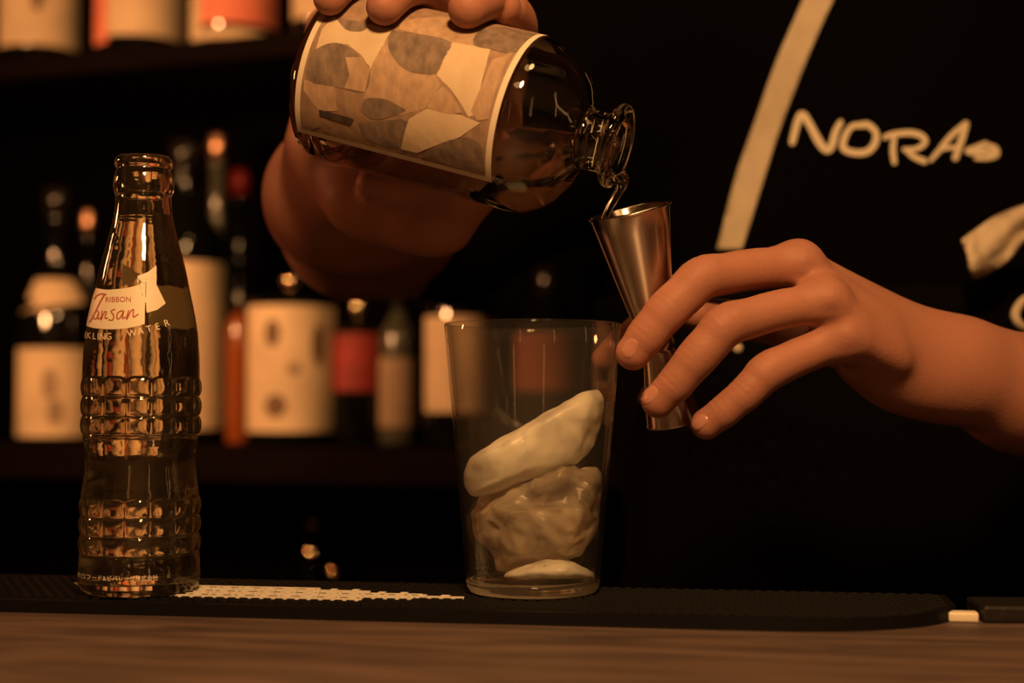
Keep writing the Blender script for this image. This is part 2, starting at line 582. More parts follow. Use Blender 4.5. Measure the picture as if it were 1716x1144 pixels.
# ------------------------------------------------------------------ implicit surfaces for bodies
class Field:
    def __init__(s, lo, hi, h):
        s.lo = np.array(lo, dtype=np.float64)
        s.h = h
        s.n = np.ceil((np.array(hi) - s.lo) / h).astype(int) + 1
        s.F = np.full(tuple(s.n), 0.02, dtype=np.float32)

    def region(s, lo, hi):
        a = np.clip(np.floor((np.array(lo) - s.lo) / s.h).astype(int), 0, s.n - 1)
        b = np.clip(np.ceil((np.array(hi) - s.lo) / s.h).astype(int) + 1, 1, s.n)
        if np.any(b <= a):
            return None, None
        ax = [(s.lo[i] + s.h * np.arange(a[i], b[i])).astype(np.float32) for i in range(3)]
        return tuple(slice(a[i], b[i]) for i in range(3)), np.meshgrid(*ax, indexing='ij', sparse=True)

    def put(s, lo, hi, fn, k, op='smin'):
        sl, g = s.region(lo, hi)
        if sl is None:
            return
        d = fn(*g).astype(np.float32)
        f = s.F[sl]
        if op == 'smin':
            if k > 0:
                hh = np.maximum(k - np.abs(f - d), 0) / k
                s.F[sl] = np.minimum(f, d) - hh * hh * k * 0.25
            else:
                s.F[sl] = np.minimum(f, d)
        elif op == 'sub':
            s.F[sl] = np.maximum(f, -d)

    def cone(s, a, b, ra, rb, k=0.003, flat=None):
        """tapered limb from a to b; flat=(axis vector, factor) squeezes it along that axis"""
        a = np.array(a)
        b = np.array(b)
        m = max(ra, rb) + k + 0.004
        lo = np.minimum(a, b) - m
        hi = np.maximum(a, b) + m
        ba = b - a
        l2 = float(ba @ ba) + 1e-12

        def fn(X, Y, Z):
            px, py, pz = X - a[0], Y - a[1], Z - a[2]
            t = np.clip((px * ba[0] + py * ba[1] + pz * ba[2]) / l2, 0, 1)
            dx, dy, dz = px - t * ba[0], py - t * ba[1], pz - t * ba[2]
            q = dx * dx + dy * dy + dz * dz
            if flat is not None:
                u = np.array(flat[0]) / np.linalg.norm(flat[0])
                e = dx * u[0] + dy * u[1] + dz * u[2]
                q = q + e * e * (flat[1] ** 2 - 1)
            r = ra + (rb - ra) * (t * t * (3 - 2 * t) * 0.3 + t * 0.7)
            d = np.sqrt(q) - r
            return d * (0.75 if flat is not None else 1.0)
        s.put(lo, hi, fn, k)

    def chain(s, pts, rs, k=0.003, flat=None):
        for i in range(len(pts) - 1):
            s.cone(pts[i], pts[i + 1], rs[i], rs[i + 1], k, flat)

    def ball(s, c, r, k=0.004, scale=(1, 1, 1)):
        c = np.array(c)
        m = np.array(r) + k + 0.004
        sc = np.array(scale, dtype=float)

        def fn(X, Y, Z):
            return (np.sqrt(((X - c[0]) / sc[0]) ** 2 + ((Y - c[1]) / sc[1]) ** 2 + ((Z - c[2]) / sc[2]) ** 2) - r) * float(sc.min())
        s.put(c - m * sc - k, c + m * sc + k, fn, k)

    def mesh(s, name):
        F = s.F
        h = s.h
        neg = F < 0
        cnt = np.zeros(tuple(s.n - 1), dtype=np.int8)
        offs = [(i, j, k) for i in (0, 1) for j in (0, 1) for k in (0, 1)]
        nx, ny, nz = s.n - 1
        for i, j, k in offs:
            cnt += neg[i:i + nx, j:j + ny, k:k + nz]
        act = (cnt > 0) & (cnt < 8)
        idx = np.argwhere(act)
        vid = np.full(tuple(s.n - 1), -1, dtype=np.int32)
        vid[act] = np.arange(len(idx))
        vals = np.stack([F[idx[:, 0] + i, idx[:, 1] + j, idx[:, 2] + k] for i, j, k in offs], 1)
        pos = np.zeros((len(idx), 3))
        num = np.zeros(len(idx))
        for e in range(8):
            for q in range(e + 1, 8):
                d = [abs(offs[e][c] - offs[q][c]) for c in range(3)]
                if sum(d) != 1:
                    continue
                va, vb = vals[:, e], vals[:, q]
                cr = (va < 0) != (vb < 0)
                t = np.where(cr, va / np.where(cr, va - vb, 1), 0)
                for c in range(3):
                    pos[:, c] += np.where(cr, offs[e][c] + t * (offs[q][c] - offs[e][c]), 0)
                num += cr
        pos = (pos / num[:, None] + idx) * h + s.lo
        quads = []
        for ax in range(3):
            o1, o2 = [(1, 2), (2, 0), (0, 1)][ax]
            sl0 = [slice(None)] * 3
            sl1 = [slice(None)] * 3
            sl0[ax] = slice(0, -1)
            sl1[ax] = slice(1, None)
            a = neg[tuple(sl0)]
            b = neg[tuple(sl1)]
            ed = np.argwhere(a != b)
            ok = (ed[:, o1] > 0) & (ed[:, o2] > 0) & (ed[:, o1] < s.n[o1] - 1) & (ed[:, o2] < s.n[o2] - 1)
            ed = ed[ok]
            inside = a[ed[:, 0], ed[:, 1], ed[:, 2]]
            c = []
            for d1, d2 in ((-1, -1), (0, -1), (0, 0), (-1, 0)):
                e2 = ed.copy()
                e2[:, o1] += d1
                e2[:, o2] += d2
                c.append(vid[e2[:, 0], e2[:, 1], e2[:, 2]])
            q = np.stack(c, 1)
            q[~inside] = q[~inside][:, ::-1]
            quads.append(q)
        quads = np.concatenate(quads)
        quads = quads[(quads >= 0).all(1)]
        return pos, quads


def relax(pos, quads, it=2, lam=0.5):
    n = len(pos)
    e = np.concatenate([quads[:, [0, 1]], quads[:, [1, 2]], quads[:, [2, 3]], quads[:, [3, 0]]])
    e = np.concatenate([e, e[:, ::-1]])
    deg = np.bincount(e[:, 0], minlength=n)[:, None]
    for _ in range(it):
        for l_ in (lam, -lam * 1.04):
            sm = np.stack([np.bincount(e[:, 0], weights=pos[e[:, 1], c], minlength=n) for c in range(3)], 1)
            pos = pos + l_ * (sm / np.maximum(deg, 1) - pos)
    return pos


def mesh_from(name, parts):
    V, Q, n = [], [], 0
    for p, q in parts:
        V.append(p)
        Q.append(q + n)
        n += len(p)
    V = np.concatenate(V)
    Q = np.concatenate(Q)
    me = bpy.data.meshes.new(name)
    me.vertices.add(len(V))
    me.vertices.foreach_set('co', V.astype(np.float32).ravel())
    me.loops.add(Q.size)
    me.loops.foreach_set('vertex_index', Q.astype(np.int32).ravel())
    me.polygons.add(len(Q))
    me.polygons.foreach_set('loop_start', np.arange(0, Q.size, 4, dtype=np.int32))
    me.polygons.foreach_set('loop_total', np.full(len(Q), 4, dtype=np.int32))
    me.update()
    me.validate()
    return me


def bvh_of(me, M4=None):
    vs = [(M4 @ v.co) if M4 else v.co.copy() for v in me.vertices]
    return BVHTree.FromPolygons(vs, [tuple(p.vertices) for p in me.polygons])


# =================================================================== SETTING
def shelf_line(back=0.0):
    """front line of the back bar: a point and its direction (level, right end nearer)"""
    p = Vector((-0.576, 1.60, 0))
    d = Vector((0.3537, -0.12, 0)).normalized()
    nrm = Vector((-d.y, d.x, 0))
    return p + nrm * back, d, nrm


def on_shelf(px, back, z):
    """floor-plan position seen at photo column px, set back from the shelf front"""
    p, d, nrm = shelf_line(back)
    r = Vector(((px - 858) / FPX, 1.0))
    # p + t d = s r
    det = d.x * (-r.y) - d.y * (-r.x)
    t = ((-p.x) * (-r.y) - (-p.y) * (-r.x)) / det
    q = p + d * t
    return Vector((q.x, q.y, z))


SHY = math.atan2(-0.12, 0.3537)
Z_LOW, Z_TOP = 0.047, 0.484
obj('floor', box_bm(5.0, 5.0, 0.05, 0, (0, 1.0, -1.075)), M['wall'], None, False)['kind'] = 'structure'
obj('ceiling', box_bm(5.0, 5.0, 0.05, 0, (0, 1.0, 1.62)), M['wall'], None, False)['kind'] = 'structure'
wf = obj('wall_front', box_bm(5.0, 0.05, 2.7, 0, (0, -1.9, 0.27)), M['room_wall'], None, False)
wf['kind'] = 'structure'
wb = obj('wall_back', box_bm(4.6, 0.05, 2.7), M['wall'], None, False)
p_, d_, n_ = shelf_line(0.36)
wb.location = (p_ + d_ * 0.6 + Vector((0, 0, 0.27)))
wb.rotation_euler = (0, 0, SHY)
wb['kind'] = 'structure'

# back bar shelving: one joined unit of boards
pt, dd, nn = shelf_line(0.14)
unit = thing('back_bar_shelf', (pt + dd * 0.6) + Vector((0, 0, -1.05)), 'dark wooden back bar shelving that carries the blurred bottles', 'shelf')
unit.rotation_euler = (0, 0, SHY)
bpy.context.view_layer.update()
for nm, zc, th in (('shelf_board', Z_LOW - 0.019, 0.038), ('shelf_board', Z_TOP - 0.0125, 0.025), ('shelf_board', -0.34, 0.03), ('shelf_board', 0.93, 0.03)):
    b = obj(nm, box_bm(2.6, 0.28, th, 0.002), M['board'], unit, False)
    b.matrix_parent_inverse = Matrix()
    b.location = (0.0, 0, zc + 1.05)
for sx in (-1.32, 1.32):
    b = obj('side_panel', box_bm(0.03, 0.30, 2.0, 0.002), M['board'], unit, False)
    b.location = (sx, 0, 1.0)
    b.matrix_parent_inverse = Matrix()
b = obj('back_panel', box_bm(2.6, 0.012, 2.0, 0.001), M['wall'], unit, False)
b.location = (0, 0.15, 1.0)
b.matrix_parent_inverse = Matrix()

# bar counter: runs with the mat (left end farther)
CA = math.atan2(-0.056, 0.348)
cdir = Vector((math.cos(CA), math.sin(CA), 0))
cnor = Vector((-cdir.y, cdir.x, 0))
counter = thing('bar_counter', (0, 0.45, -1.05), 'worn brown wooden bar counter running across the bottom of the photo', 'counter')
top = obj('countertop', box_bm(2.4, 0.68, 0.04, 0.004), M['wood'], counter, False)
bk = Vector((0, 0.688, 0))
top.matrix_parent_inverse = counter.matrix_world.inverted()
cc = bk - cnor * 0.34
top.location = (cc.x, cc.y, -0.02)
top.rotation_euler = (0, 0, CA)
fr = obj('front_panel', box_bm(2.3, 0.50, 1.008, 0.003), M['board'], counter, False)
fr.location = (cc.x, cc.y, -0.544)
fr.rotation_euler = (0, 0, CA)
fr.matrix_parent_inverse = counter.matrix_world.inverted()

# =================================================================== BAR MAT
MT = 0.0066
e0 = G(0, 1025)
e1 = G(1290, 1058)
mdir = (e1 - e0).normalized()
mdir.z = 0
mnor = Vector((-mdir.y, mdir.x, 0))
mat_root = thing('bar_mat', (0, e0.y, 0), 'black rubber bar mat with cream lettering under the glass and soda bottle', 'bar mat')


def mp(u, v, z):
    """mat coordinates: u along the front edge from its right curve, v inward"""
    q = e1 + mdir * u + mnor * v
    return Vector((q.x, q.y, z))


MW = 0.088
outline = []
for i in range(13):
    a = -PI / 2 + PI / 2 * i / 12
    outline.append((0.082 * math.cos(a), 0.060 + 0.060 * math.sin(a)))
outline += [(0.082, MW - 0.004), (0.078, MW), (-0.62, MW), (-0.624, MW - 0.004), (-0.624, 0.004), (-0.62, 0)]


def prism(outl, z0, z1, inset=0.0, bev=0.0):
    bm = bmesh.new()
    lo = [bm.verts.new(mp(u, v, z0)) for u, v in outl]
    f = bm.faces.new(lo)
    r = bmesh.ops.extrude_face_region(bm, geom=[f])
    vs = [x for x in r['geom'] if isinstance(x, bmesh.types.BMVert)]
    for v in vs:
        v.co.z = z1
    bmesh.ops.recalc_face_normals(bm, faces=bm.faces)
    if bev:
        ed = [e for e in bm.edges if all(abs(v.co.z - z1) < 1e-6 for v in e.verts)]
        bmesh.ops.bevel(bm, geom=ed, offset=bev, segments=2, affect='EDGES')
    return bm


obj('mat_base', prism(outline, 0.0, MT - 0.0012, bev=0.0008), M['rubber'], mat_root, False)


def in_mat(u, v, m=0.0):
    if v < m or v > MW - m or u < -0.62 + m:
        return False
    if u <= 0:
        return True
    return u < 0.082 * math.sqrt(max(0, 1 - ((0.060 - v) / 0.060) ** 2)) - m if v < 0.060 else u < 0.082 - m


# raised rim and rubber nubs of the mat
bm = bmesh.new()
for u0 in np.arange(-0.612, 0.080, 0.0055):
    for k, v0 in enumerate(np.arange(0.008, MW - 0.005, 0.0042)):
        u = u0 + (0.00275 if k % 2 else 0)
        if not in_mat(u, v0, 0.004):
            continue
        q = mp(u, v0, 0)
        ww, hh = 0.0019, 0.0011
        a = [bm.verts.new(q + mdir * sx * ww + mnor * sy * hh + Vector((0, 0, MT - 0.0013))) for sx, sy in ((-1, -1), (1, -1), (1, 1), (-1, 1))]
        b = [bm.verts.new(q + mdir * sx * ww * .85 + mnor * sy * hh * .8 + Vector((0, 0, MT - 0.0001))) for sx, sy in ((-1, -1), (1, -1), (1, 1), (-1, 1))]
        bm.faces.new(b)
        for i in range(4):
            j = (i + 1) % 4
            bm.faces.new((a[i], a[j], b[j], b[i]))
nb = obj('rubber_nub', bm, M['rubber'], mat_root, False)
nb['kind'] = 'stuff'

# cream lettering band: a lattice of raised bars with staggered slots
bm = bmesh.new()


def slab(bm, u0, u1, v0, v1, z0, z1):
    a = [bm.verts.new(mp(u, v, z0)) for u, v in ((u0, v0), (u1, v0), (u1, v1), (u0, v1))]
    b = [bm.verts.new(mp(u, v, z1)) for u, v in ((u0, v0), (u1, v0), (u1, v1), (u0, v1))]
    bm.faces.new(b)
    for i in range(4):
        j = (i + 1) % 4
        bm.faces.new((a[i], a[j], b[j], b[i]))


def uv_of(x, y):
    q = G(x, y, MT) - e1
    return q.dot(mdir), q.dot(mnor)


ul, vl = uv_of(105, 984)
um, vm = uv_of(330, 990)
ur, vr = uv_of(795, 999)
rows = [(-0.0295, -0.245, -0.165), (-0.0295, -0.165, -0.12)]
vtop0 = uv_of(400, 983)[1]
vbot0 = uv_of(400, 999)[1]
nrow = 6
for r_ in range(nrow):
    v = vbot0 + (vtop0 - vbot0) * r_ / (nrow - 1)
    th = abs(vtop0 - vbot0) / (nrow - 1)
    ua = ul + 0.012 * (nrow - 1 - r_) - 0.002 * (r_ % 2)
    ub = ur - 0.004 - (0.026 * (r_ - 2.2) if r_ > 2 else (0.022 * (2 - r_)))
    u = ua + random.random() * 0.004
    # long bar of the row, ends ragged
    segs_ = []
    slab(bm, ua, ub, v, v + th * 0.30, MT - 0.0013, MT + 0.0002)
    # cross bars to the next row
    x = ua + (0.004 if r_ % 2 else 0.0)
    while x < ub - 0.004 and r_ < nrow - 1:
        slab(bm, x, x + 0.0030 + random.random() * 0.001, v + th * 0.30, v + th, MT - 0.0013, MT + 0.0002)
        x += 0.0105
obj('printed_lettering', bm, M['mat_print'], mat_root, False)

# =================================================================== SODA BOTTLE
BD = 0.667
base_c = G(231, 990, MT)
base_c = Vector(((237.5 - 858) / FPX * BD, BD, MT))
SC = BD / FPX       # metres per photo pixel at the bottle
YB = 1000.0
raw = [(0, 997), (60, 997), (84, 1000), (93, 996), (98, 985), (99.5, 975), (99, 952), (98, 926)]
BX = 97.5
prof_px = [(99.3, 978), (99, 952), (97.5, 928), (96.5, 900), (96.5, 870), (96, 830), (92.5, 806), (90, 784), (90, 756), (94, 730), (95.5, 718),
           (95.5, 680), (95.5, 635), (95.3, 612), (94.2, 590), (91, 555), (85, 520), (77.5, 485), (70.5, 450), (61.5, 415), (52.5, 380),
           (48.5, 359), (46.5, 340), (46.3, 326)]


def zpx(y):
    """height above the mat at photo row y for something standing at the bottle's distance"""
    return (YB - 8 - y) * SC * 0.998 + 0.0


def zz(y):
    return P(231, y, BD * math.cos(PITCH) + (0.0)).z - MT


outer = [(0.0, 0.0025), (70 * SC, 0.0025), (82 * SC, 0.0), (88 * SC, 0.0), (94 * SC, 0.0012), (98 * SC, 0.0035)]
sp = smooth_prof([(r * SC, zz(y)) for r, y in prof_px], 6)
sp = [q for q in sp if q[1] > 0.005]
neck = smooth_prof([(46.2 * SC, zz(325)), (48.5 * SC, zz(322)), (50.5 * SC, zz(310)), (49 * SC, zz(296)), (45.5 * SC, zz(284)), (45.2 * SC, zz(281)), (47.8 * SC, zz(277)),
                    (48 * SC, zz(270)), (46 * SC, zz(263)), (42 * SC, zz(260.5)), (37 * SC, zz(262))], 4)
wall_t = 0.0028
Z1 = zz(262)
LEVEL = zz(360)


def outer_r(z):
    for (a, b) in zip(sp[:-1], sp[1:]):
        if a[1] <= z <= b[1]:
            return a[0] + (b[0] - a[0]) * (z - a[1]) / (b[1] - a[1] + 1e-9)
    return sp[-1][0] if z > sp[-1][1] else sp[0][0]


bands = [(zz(727), zz(633), 3), (zz(922), zz(830), 3)]


def rib(a, z):
    for z0, z1, n in bands:
        if z0 <= z <= z1:
            t = (z - z0) / (z1 - z0) * n
            ring = abs(math.sin(t * PI)) ** 0.55
            cell = abs(math.sin(a * 15 / 2)) ** 0.45
            return 0.0014 * (ring * (0.25 + 0.75 * cell)) - 0.0004
    return 0.0


dense = []
for (r, z) in sp:
    dense.append((r, z))
for z0, z1, n in bands:
    dense = [q for q in dense if not (z0 <= q[1] <= z1)]
    for i in range(n * 14 + 1):
        z = z0 + (z1 - z0) * i / (n * 14)
        dense.append((outer_r(z), z))
dense.sort(key=lambda q: q[1])
inner_top = [(34 * SC, zz(268)), (33 * SC, zz(300)), (35 * SC, zz(340))]
inner = [(outer_r(zz(y)) - wall_t, zz(y)) for y in (380, 415, 450, 485, 520, 555, 590, 625, 680, 730, 756, 784, 806, 830, 880, 925, 950)]
inner = inner_top + inner + [(90 * SC, zz(962)), (84 * SC, zz(969)), (60 * SC, zz(968)), (25 * SC, zz(963)), (0, zz(962))]
soda = thing('soda_bottle', base_c, 'clear ribbed glass soda bottle with cream flag print, standing at left on the mat', 'bottle')
full = outer + dense + neck + smooth_prof(inner, 3)
bm = lathe_bm(full, 150, lambda a, z: 0.0)
# the ribs are only on the outside skin
for v in bm.verts:
    r = math.hypot(v.co.x, v.co.y)
    z = v.co.z
    if r > outer_r(z) - 0.0006 and bands[1][0] <= z <= bands[0][1]:
        a = math.atan2(v.co.x, -v.co.y)
        k = 1 + rib(a, z) / r
        v.co.x *= k
        v.co.y *= k
bmesh.ops.translate(bm, vec=base_c, verts=bm.verts)
soda_body = obj('glass_body', bm, M['scuffed'], soda)
# the water inside
wp = [(r + 0.0001, z) for r, z in smooth_prof(inner, 3)][::-1]
wp[0] = (0, wp[0][1] - 0.0001)
wp = [(max(r, 0) if i else 0, z) for i, (r, z) in enumerate(wp) if z < LEVEL]
rl = wp[-1][0]
wp += [(rl, LEVEL), (rl - 0.0012, LEVEL - 0.0006), (0, LEVEL - 0.0007)]
bm = lathe_bm(wp, 96)
bmesh.ops.translate(bm, vec=base_c, verts=bm.verts)
obj('water', bm, M['water'], soda)


def on_bottle(bm, cx0=231.0, off=0.00012, flip=False):
    for v in bm.verts:
        x, y = v.co.x, v.co.y
        z = zz(y)
        r = outer_r(z)
        cxx = 231 + (1000 - y) / 740 * 11
        t = (x - cxx) / (r / SC)
        yaw = math.atan2(-base_c.x, base_c.y)
        if abs(t) < 0.93:
            a = math.asin(t)
        else:
            a = math.copysign(math.asin(0.93) + (abs(t) - 0.93) * 2.2, t)
        if flip:
            a = PI - a
        a += yaw
        rr = r + off
        v.co = Vector((rr * math.sin(a), -rr * math.cos(a), z)) + base_c


def Z1p(zx, zy):
    return (100 + zx / 2.86, 240 + zy / 2.86)


def decal(polys, m, name, parent, off=0.00012, step=6, flip=False, strokes=(), texts=()):
    bm = bmesh.new()
    for pl in polys:
        poly2d(bm, pl)
    for st in strokes:
        stroke2d(bm, st[0], st[1])
    for t in texts:
        add_text2d(bm, *t)
    cut_grid(bm, step)
    on_bottle(bm, off=off, flip=flip)
    return obj(name, bm, m, parent)


flag = [Z1p(*q) for q in spline([(182, 700), (230, 714), (300, 712), (360, 700), (408, 682)], 4)] + \
       [Z1p(*q) for q in spline([(405, 878), (340, 896), (260, 903), (190, 897), (145, 884), (105, 868)], 4)] + \
       [Z1p(118, 810), Z1p(150, 750)]
fold = [Z1p(374, 652), Z1p(420, 632), Z1p(459, 598), Z1p(459, 690), Z1p(500, 778), Z1p(462, 810), Z1p(415, 826), Z1p(414, 662), Z1p(374, 660)]
fold2 = [Z1p(372, 668), Z1p(408, 660), Z1p(408, 678), Z1p(374, 684)]
decal([flag, fold, fold2], M['flag'], 'printed_flag', soda)
bk1 = [Z1p(290, 590), Z1p(378, 635), Z1p(330, 690), Z1p(290, 700)]
bk2 = [Z1p(415, 690), Z1p(500, 690), Z1p(600, 720), Z1p(610, 820), Z1p(600, 900), Z1p(500, 895), Z1p(415, 880)]
bk3 = [(462 - x, y) for x, y in flag]
bk1 = [(243 + (x - 243) * .55, y) for x, y in bk1]
bk2 = [(243 + (x - 243) * .58, y) for x, y in bk2]
decal([bk1, bk2], M['flag_back'], 'printed_flag_rear', soda, flip=True)
sc_ = [([Z1p(181, 752), Z1p(192, 738), Z1p(212, 733), Z1p(232, 737)], 2.2),
       ([Z1p(226, 738), Z1p(208, 768), Z1p(186, 812), Z1p(163, 856), Z1p(152, 862)], [2.4, 2.6, 2.2, 2.0, 1.2]),
       ([Z1p(196, 812), Z1p(182, 822), Z1p(176, 846), Z1p(188, 850), Z1p(200, 820), Z1p(196, 850), Z1p(206, 848)], 1.7),
       ([Z1p(216, 816), Z1p(210, 858), Z1p(224, 824), Z1p(234, 820), Z1p(228, 848), Z1p(240, 850)], 1.7),
       ([Z1p(272, 810), Z1p(256, 818), Z1p(268, 840), Z1p(262, 860), Z1p(246, 858)], 1.8),
       ([Z1p(306, 816), Z1p(286, 826), Z1p(282, 852), Z1p(296, 850), Z1p(312, 818), Z1p(306, 852), Z1p(320, 846)], 1.8),
       ([Z1p(334, 816), Z1p(324, 858), Z1p(342, 822), Z1p(356, 812), Z1p(354, 846), Z1p(376, 832)], 1.9)]
decal([], M['red_ink'], 'red_lettering', soda, off=0.00022, step=9, strokes=sc_, texts=[('RIBBON', 12.5, *Z1p(287, 764), 0.0, 0.92)])
tx = []
for ch, zx, zy, rt in (('K', 152, 929, .10), ('L', 178, 934, .06), ('I', 196, 936, .03), ('N', 216, 937, .0), ('G', 244, 937, -.03),
                       ('R', 130, 925, .15), ('A', 112, 920, .2), ('P', 98, 914, .24), ('S', 84, 908, .28),
                       ('W', 348, 923, -.16), ('A', 386, 912, -.2), ('T', 424, 902, -.27), ('E', 462, 890, -.3), ('R', 504, 872, -.33)):
    x, y = Z1p(zx, zy)
    tx.append((ch, 15.5, x, y, rt, 0.95 if abs(x - 231) < 60 else 0.8))
decal([], M['flag'], 'cream_lettering', soda, step=9, texts=tx)
decal([], M['flag'], 'small_lettering', soda, step=9, texts=[('ポッカサッポロフード&ビバレッジ株式会社', 9.6, 173, 956, 0.0, 0.93)])

# =================================================================== TUMBLER WITH ICE
TD = 0.665
tc_ = Vector(((893 - 858) / FPX * TD, TD, MT))
SG = TD / FPX


def zg(y):
    return P(893, y, TD * math.cos(PITCH)).z - MT


tum = thing('mixing_glass', tc_, 'tall clear tapered glass holding chunks of ice', 'glass')
zt = zg(543)
ro_t, ro_b = 148.5 * SG, 110 * SG


def gro(z):
    return ro_b + (ro_t - ro_b) * (z / zt)


wt = 0.0019
fl = zg(968)
gp = [(0, fl - 0.0008), (ro_b * 0.5, fl - 0.0008), (gro(fl) - 0.006, fl - 0.0004), (gro(fl) - 0.0028, fl + 0.0012), (gro(fl) - wt, fl + 0.0045)]
for i in range(1, 12):
    z = fl + 0.0045 + (zt - 0.001 - fl - 0.0045) * i / 11
    gp.append((gro(z) - wt * (1 - 0.25 * i / 11), z))
gp += [(gro(zt) - 0.0010, zt + 0.0001), (gro(zt) - 0.0005, zt + 0.00025), (gro(zt), zt - 0.0004)]
for i in range(1, 12):
    z = zt - 0.0006 - (zt - 0.0006 - fl) * i / 11
    gp.append((gro(z), z))
bm = lathe_bm(gp, 128)
bmesh.ops.translate(bm, vec=tc_, verts=bm.verts)
obj('glass_wall', bm, M['tumbler'], tum)
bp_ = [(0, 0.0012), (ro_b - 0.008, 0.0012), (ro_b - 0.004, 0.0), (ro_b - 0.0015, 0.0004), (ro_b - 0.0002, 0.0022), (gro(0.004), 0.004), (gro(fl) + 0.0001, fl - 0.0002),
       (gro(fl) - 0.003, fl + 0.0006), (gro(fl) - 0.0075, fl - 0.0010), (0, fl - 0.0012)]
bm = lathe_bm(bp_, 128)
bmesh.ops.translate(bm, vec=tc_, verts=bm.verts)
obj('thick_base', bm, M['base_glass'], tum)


def ice(outl, depth0, tilt, label, seed, rough=0.0016, th=0.017, m='ice'):
    """a chunk of ice: hull of an irregular outline with real thickness, worn by noise"""
    rnd = random.Random(seed)
    bm = bmesh.new()
    cx = sum(p[0] for p in outl) / len(outl)
    cy = sum(p[1] for p in outl) / len(outl)
    lim = []
    for x, y in outl:
        for s_, k in ((-1, .78), (0, 1.12), (1, .78)):
            xx = cx + (x - cx) * k
            yy = cy + (y - cy) * k
            d = depth0 + s_ * th * (0.8 + 0.4 * rnd.random()) + tilt * (xx - cx) * SG
            bm.verts.new(P(xx, yy, d))
    r = bmesh.ops.convex_hull(bm, input=bm.verts)
    dead = {g for g in r['geom_interior'] + r['geom_unused'] if isinstance(g, bmesh.types.BMVert)}
    bmesh.ops.delete(bm, geom=list(dead), context='VERTS')
    for _ in range(3):
        bmesh.ops.subdivide_edges(bm, edges=bm.edges, cuts=1, use_grid_fill=True)
        bmesh.ops.triangulate(bm, faces=bm.faces)
        bmesh.ops.smooth_vert(bm, verts=bm.verts, factor=0.45, use_axis_x=True, use_axis_y=True, use_axis_z=True)
    bmesh.ops.subdivide_edges(bm, edges=[e for e in bm.edges if e.calc_length() > 0.0016], cuts=1)
    bmesh.ops.triangulate(bm, faces=bm.faces)
    bm.normal_update()
    for v in bm.verts:
        q = v.co * 75 + Vector((seed * 3.1, 0, 0))
        n1 = noise.noise(q) * rough + noise.noise(q * 2.7) * rough * 0.45
        # shallow shell-like dents
        n2 = -max(0, noise.noise(q * 0.9 + Vector((7, 3, 1)))) * rough * 1.5
        v.co += v.normal * (n1 + n2)
        # stay inside the glass
        rel = v.co - tc_
        rad = math.hypot(rel.x, rel.y)
        mx = gro(rel.z) - wt - 0.0008
        if rad > mx:
            v.co.x = tc_.x + rel.x / rad * mx
            v.co.y = tc_.y + rel.y / rad * mx
        v.co.z = max(v.co.z, tc_.z + fl + 0.0006)
    bmesh.ops.recalc_face_normals(bm, faces=bm.faces)
    o = obj('ice_chunk', bm, M[m])
    tag(o, label, 'ice', 'ice chunks in the mixing glass')
    return o


ice([(778, 800), (790, 765), (830, 738), (890, 712), (935, 686), (972, 660), (1000, 653), (1010, 672), (1006, 706), (994, 748), (970, 778), (925, 786), (870, 806), (820, 828), (790, 832)],
    0.662, 0.15, 'long pale slab of ice leaning up to the right, topmost in the glass', 1, 0.0013, 0.013)
ice([(800, 842), (850, 806), (905, 790), (965, 768), (995, 788), (1012, 815), (998, 840), (1000, 880), (985, 915), (960, 945), (880, 955), (828, 962), (812, 905), (793, 870)],
    0.668, -0.1, 'largest cracked lump of ice in the middle of the glass', 2, 0.0030, 0.018, 'ice_clear')
ice([(836, 968), (868, 949), (915, 936), (962, 942), (994, 960), (999, 970), (920, 972)],
    0.660, 0.0, 'flat dome of ice lying on the bottom of the glass', 3, 0.0012, 0.016)

# =================================================================== HELD BOTTLE
L_B = 0.146
d_m = 0.645
d_b = d_m + L_B * math.sin(math.radians(19))
Bb = P(553, 127, d_b)
Bm = P(1042, 247, d_m)
U = (Bm - Bb).normalized()
LEN = (Bm - Bb).length
MB = frame(Bb, U, CAM - Bb)
RB = 0.0412
hb = thing('pouring_bottle', Bb, 'round clear glass bottle with collage label, tilted and pouring into the jigger', 'bottle')
SH = LEN - 0.046      # where the shoulder begins
bo = [(0, 0.004), (RB * 0.6, 0.004), (RB * 0.80, 0.0006), (RB - 0.005, 0.0), (RB - 0.0015, 0.0015), (RB, 0.006)]
for i in range(1, 8):
    bo.append((RB, 0.006 + (SH - 0.006) * i / 7))
sh = smooth_prof([(RB, SH), (RB - 0.0012, SH + 0.007), (RB - 0.006, SH + 0.0155), (RB - 0.0145, SH + 0.0225), (0.0185, SH + 0.0262), (0.0145, SH + 0.0285), (0.0138, SH + 0.032)], 5)[1:]
lip = smooth_prof([(0.0138, LEN - 0.0075), (0.0150, LEN - 0.0065), (0.0182, LEN - 0.0050), (0.0195, LEN - 0.0030), (0.0188, LEN - 0.0008), (0.0160, LEN), (0.0125, LEN - 0.0006), (0.0105, LEN - 0.003)], 4)
bi = smooth_prof([(0.0101, LEN - 0.006), (0.0101, SH + 0.034), (0.0108, SH + 0.0300), (0.0150, SH + 0.0262), (RB - 0.0165, SH + 0.0202), (RB - 0.0085, SH + 0.0135), (RB - 0.0042, SH + 0.006), (RB - 0.0028, SH)], 4)
bi += [(RB - 0.0026, SH * 0.66), (RB - 0.0026, SH * 0.33), (RB - 0.0026, 0.016), (RB - 0.004, 0.011), (RB - 0.009, 0.0085), (RB * 0.5, 0.0095), (0, 0.010)]
bm = lathe_bm(bo + sh + lip + bi, 128)
bmesh.ops.transform(bm, matrix=MB, verts=bm.verts)
hb_body = obj('glass_body', bm, M['glass'], hb)
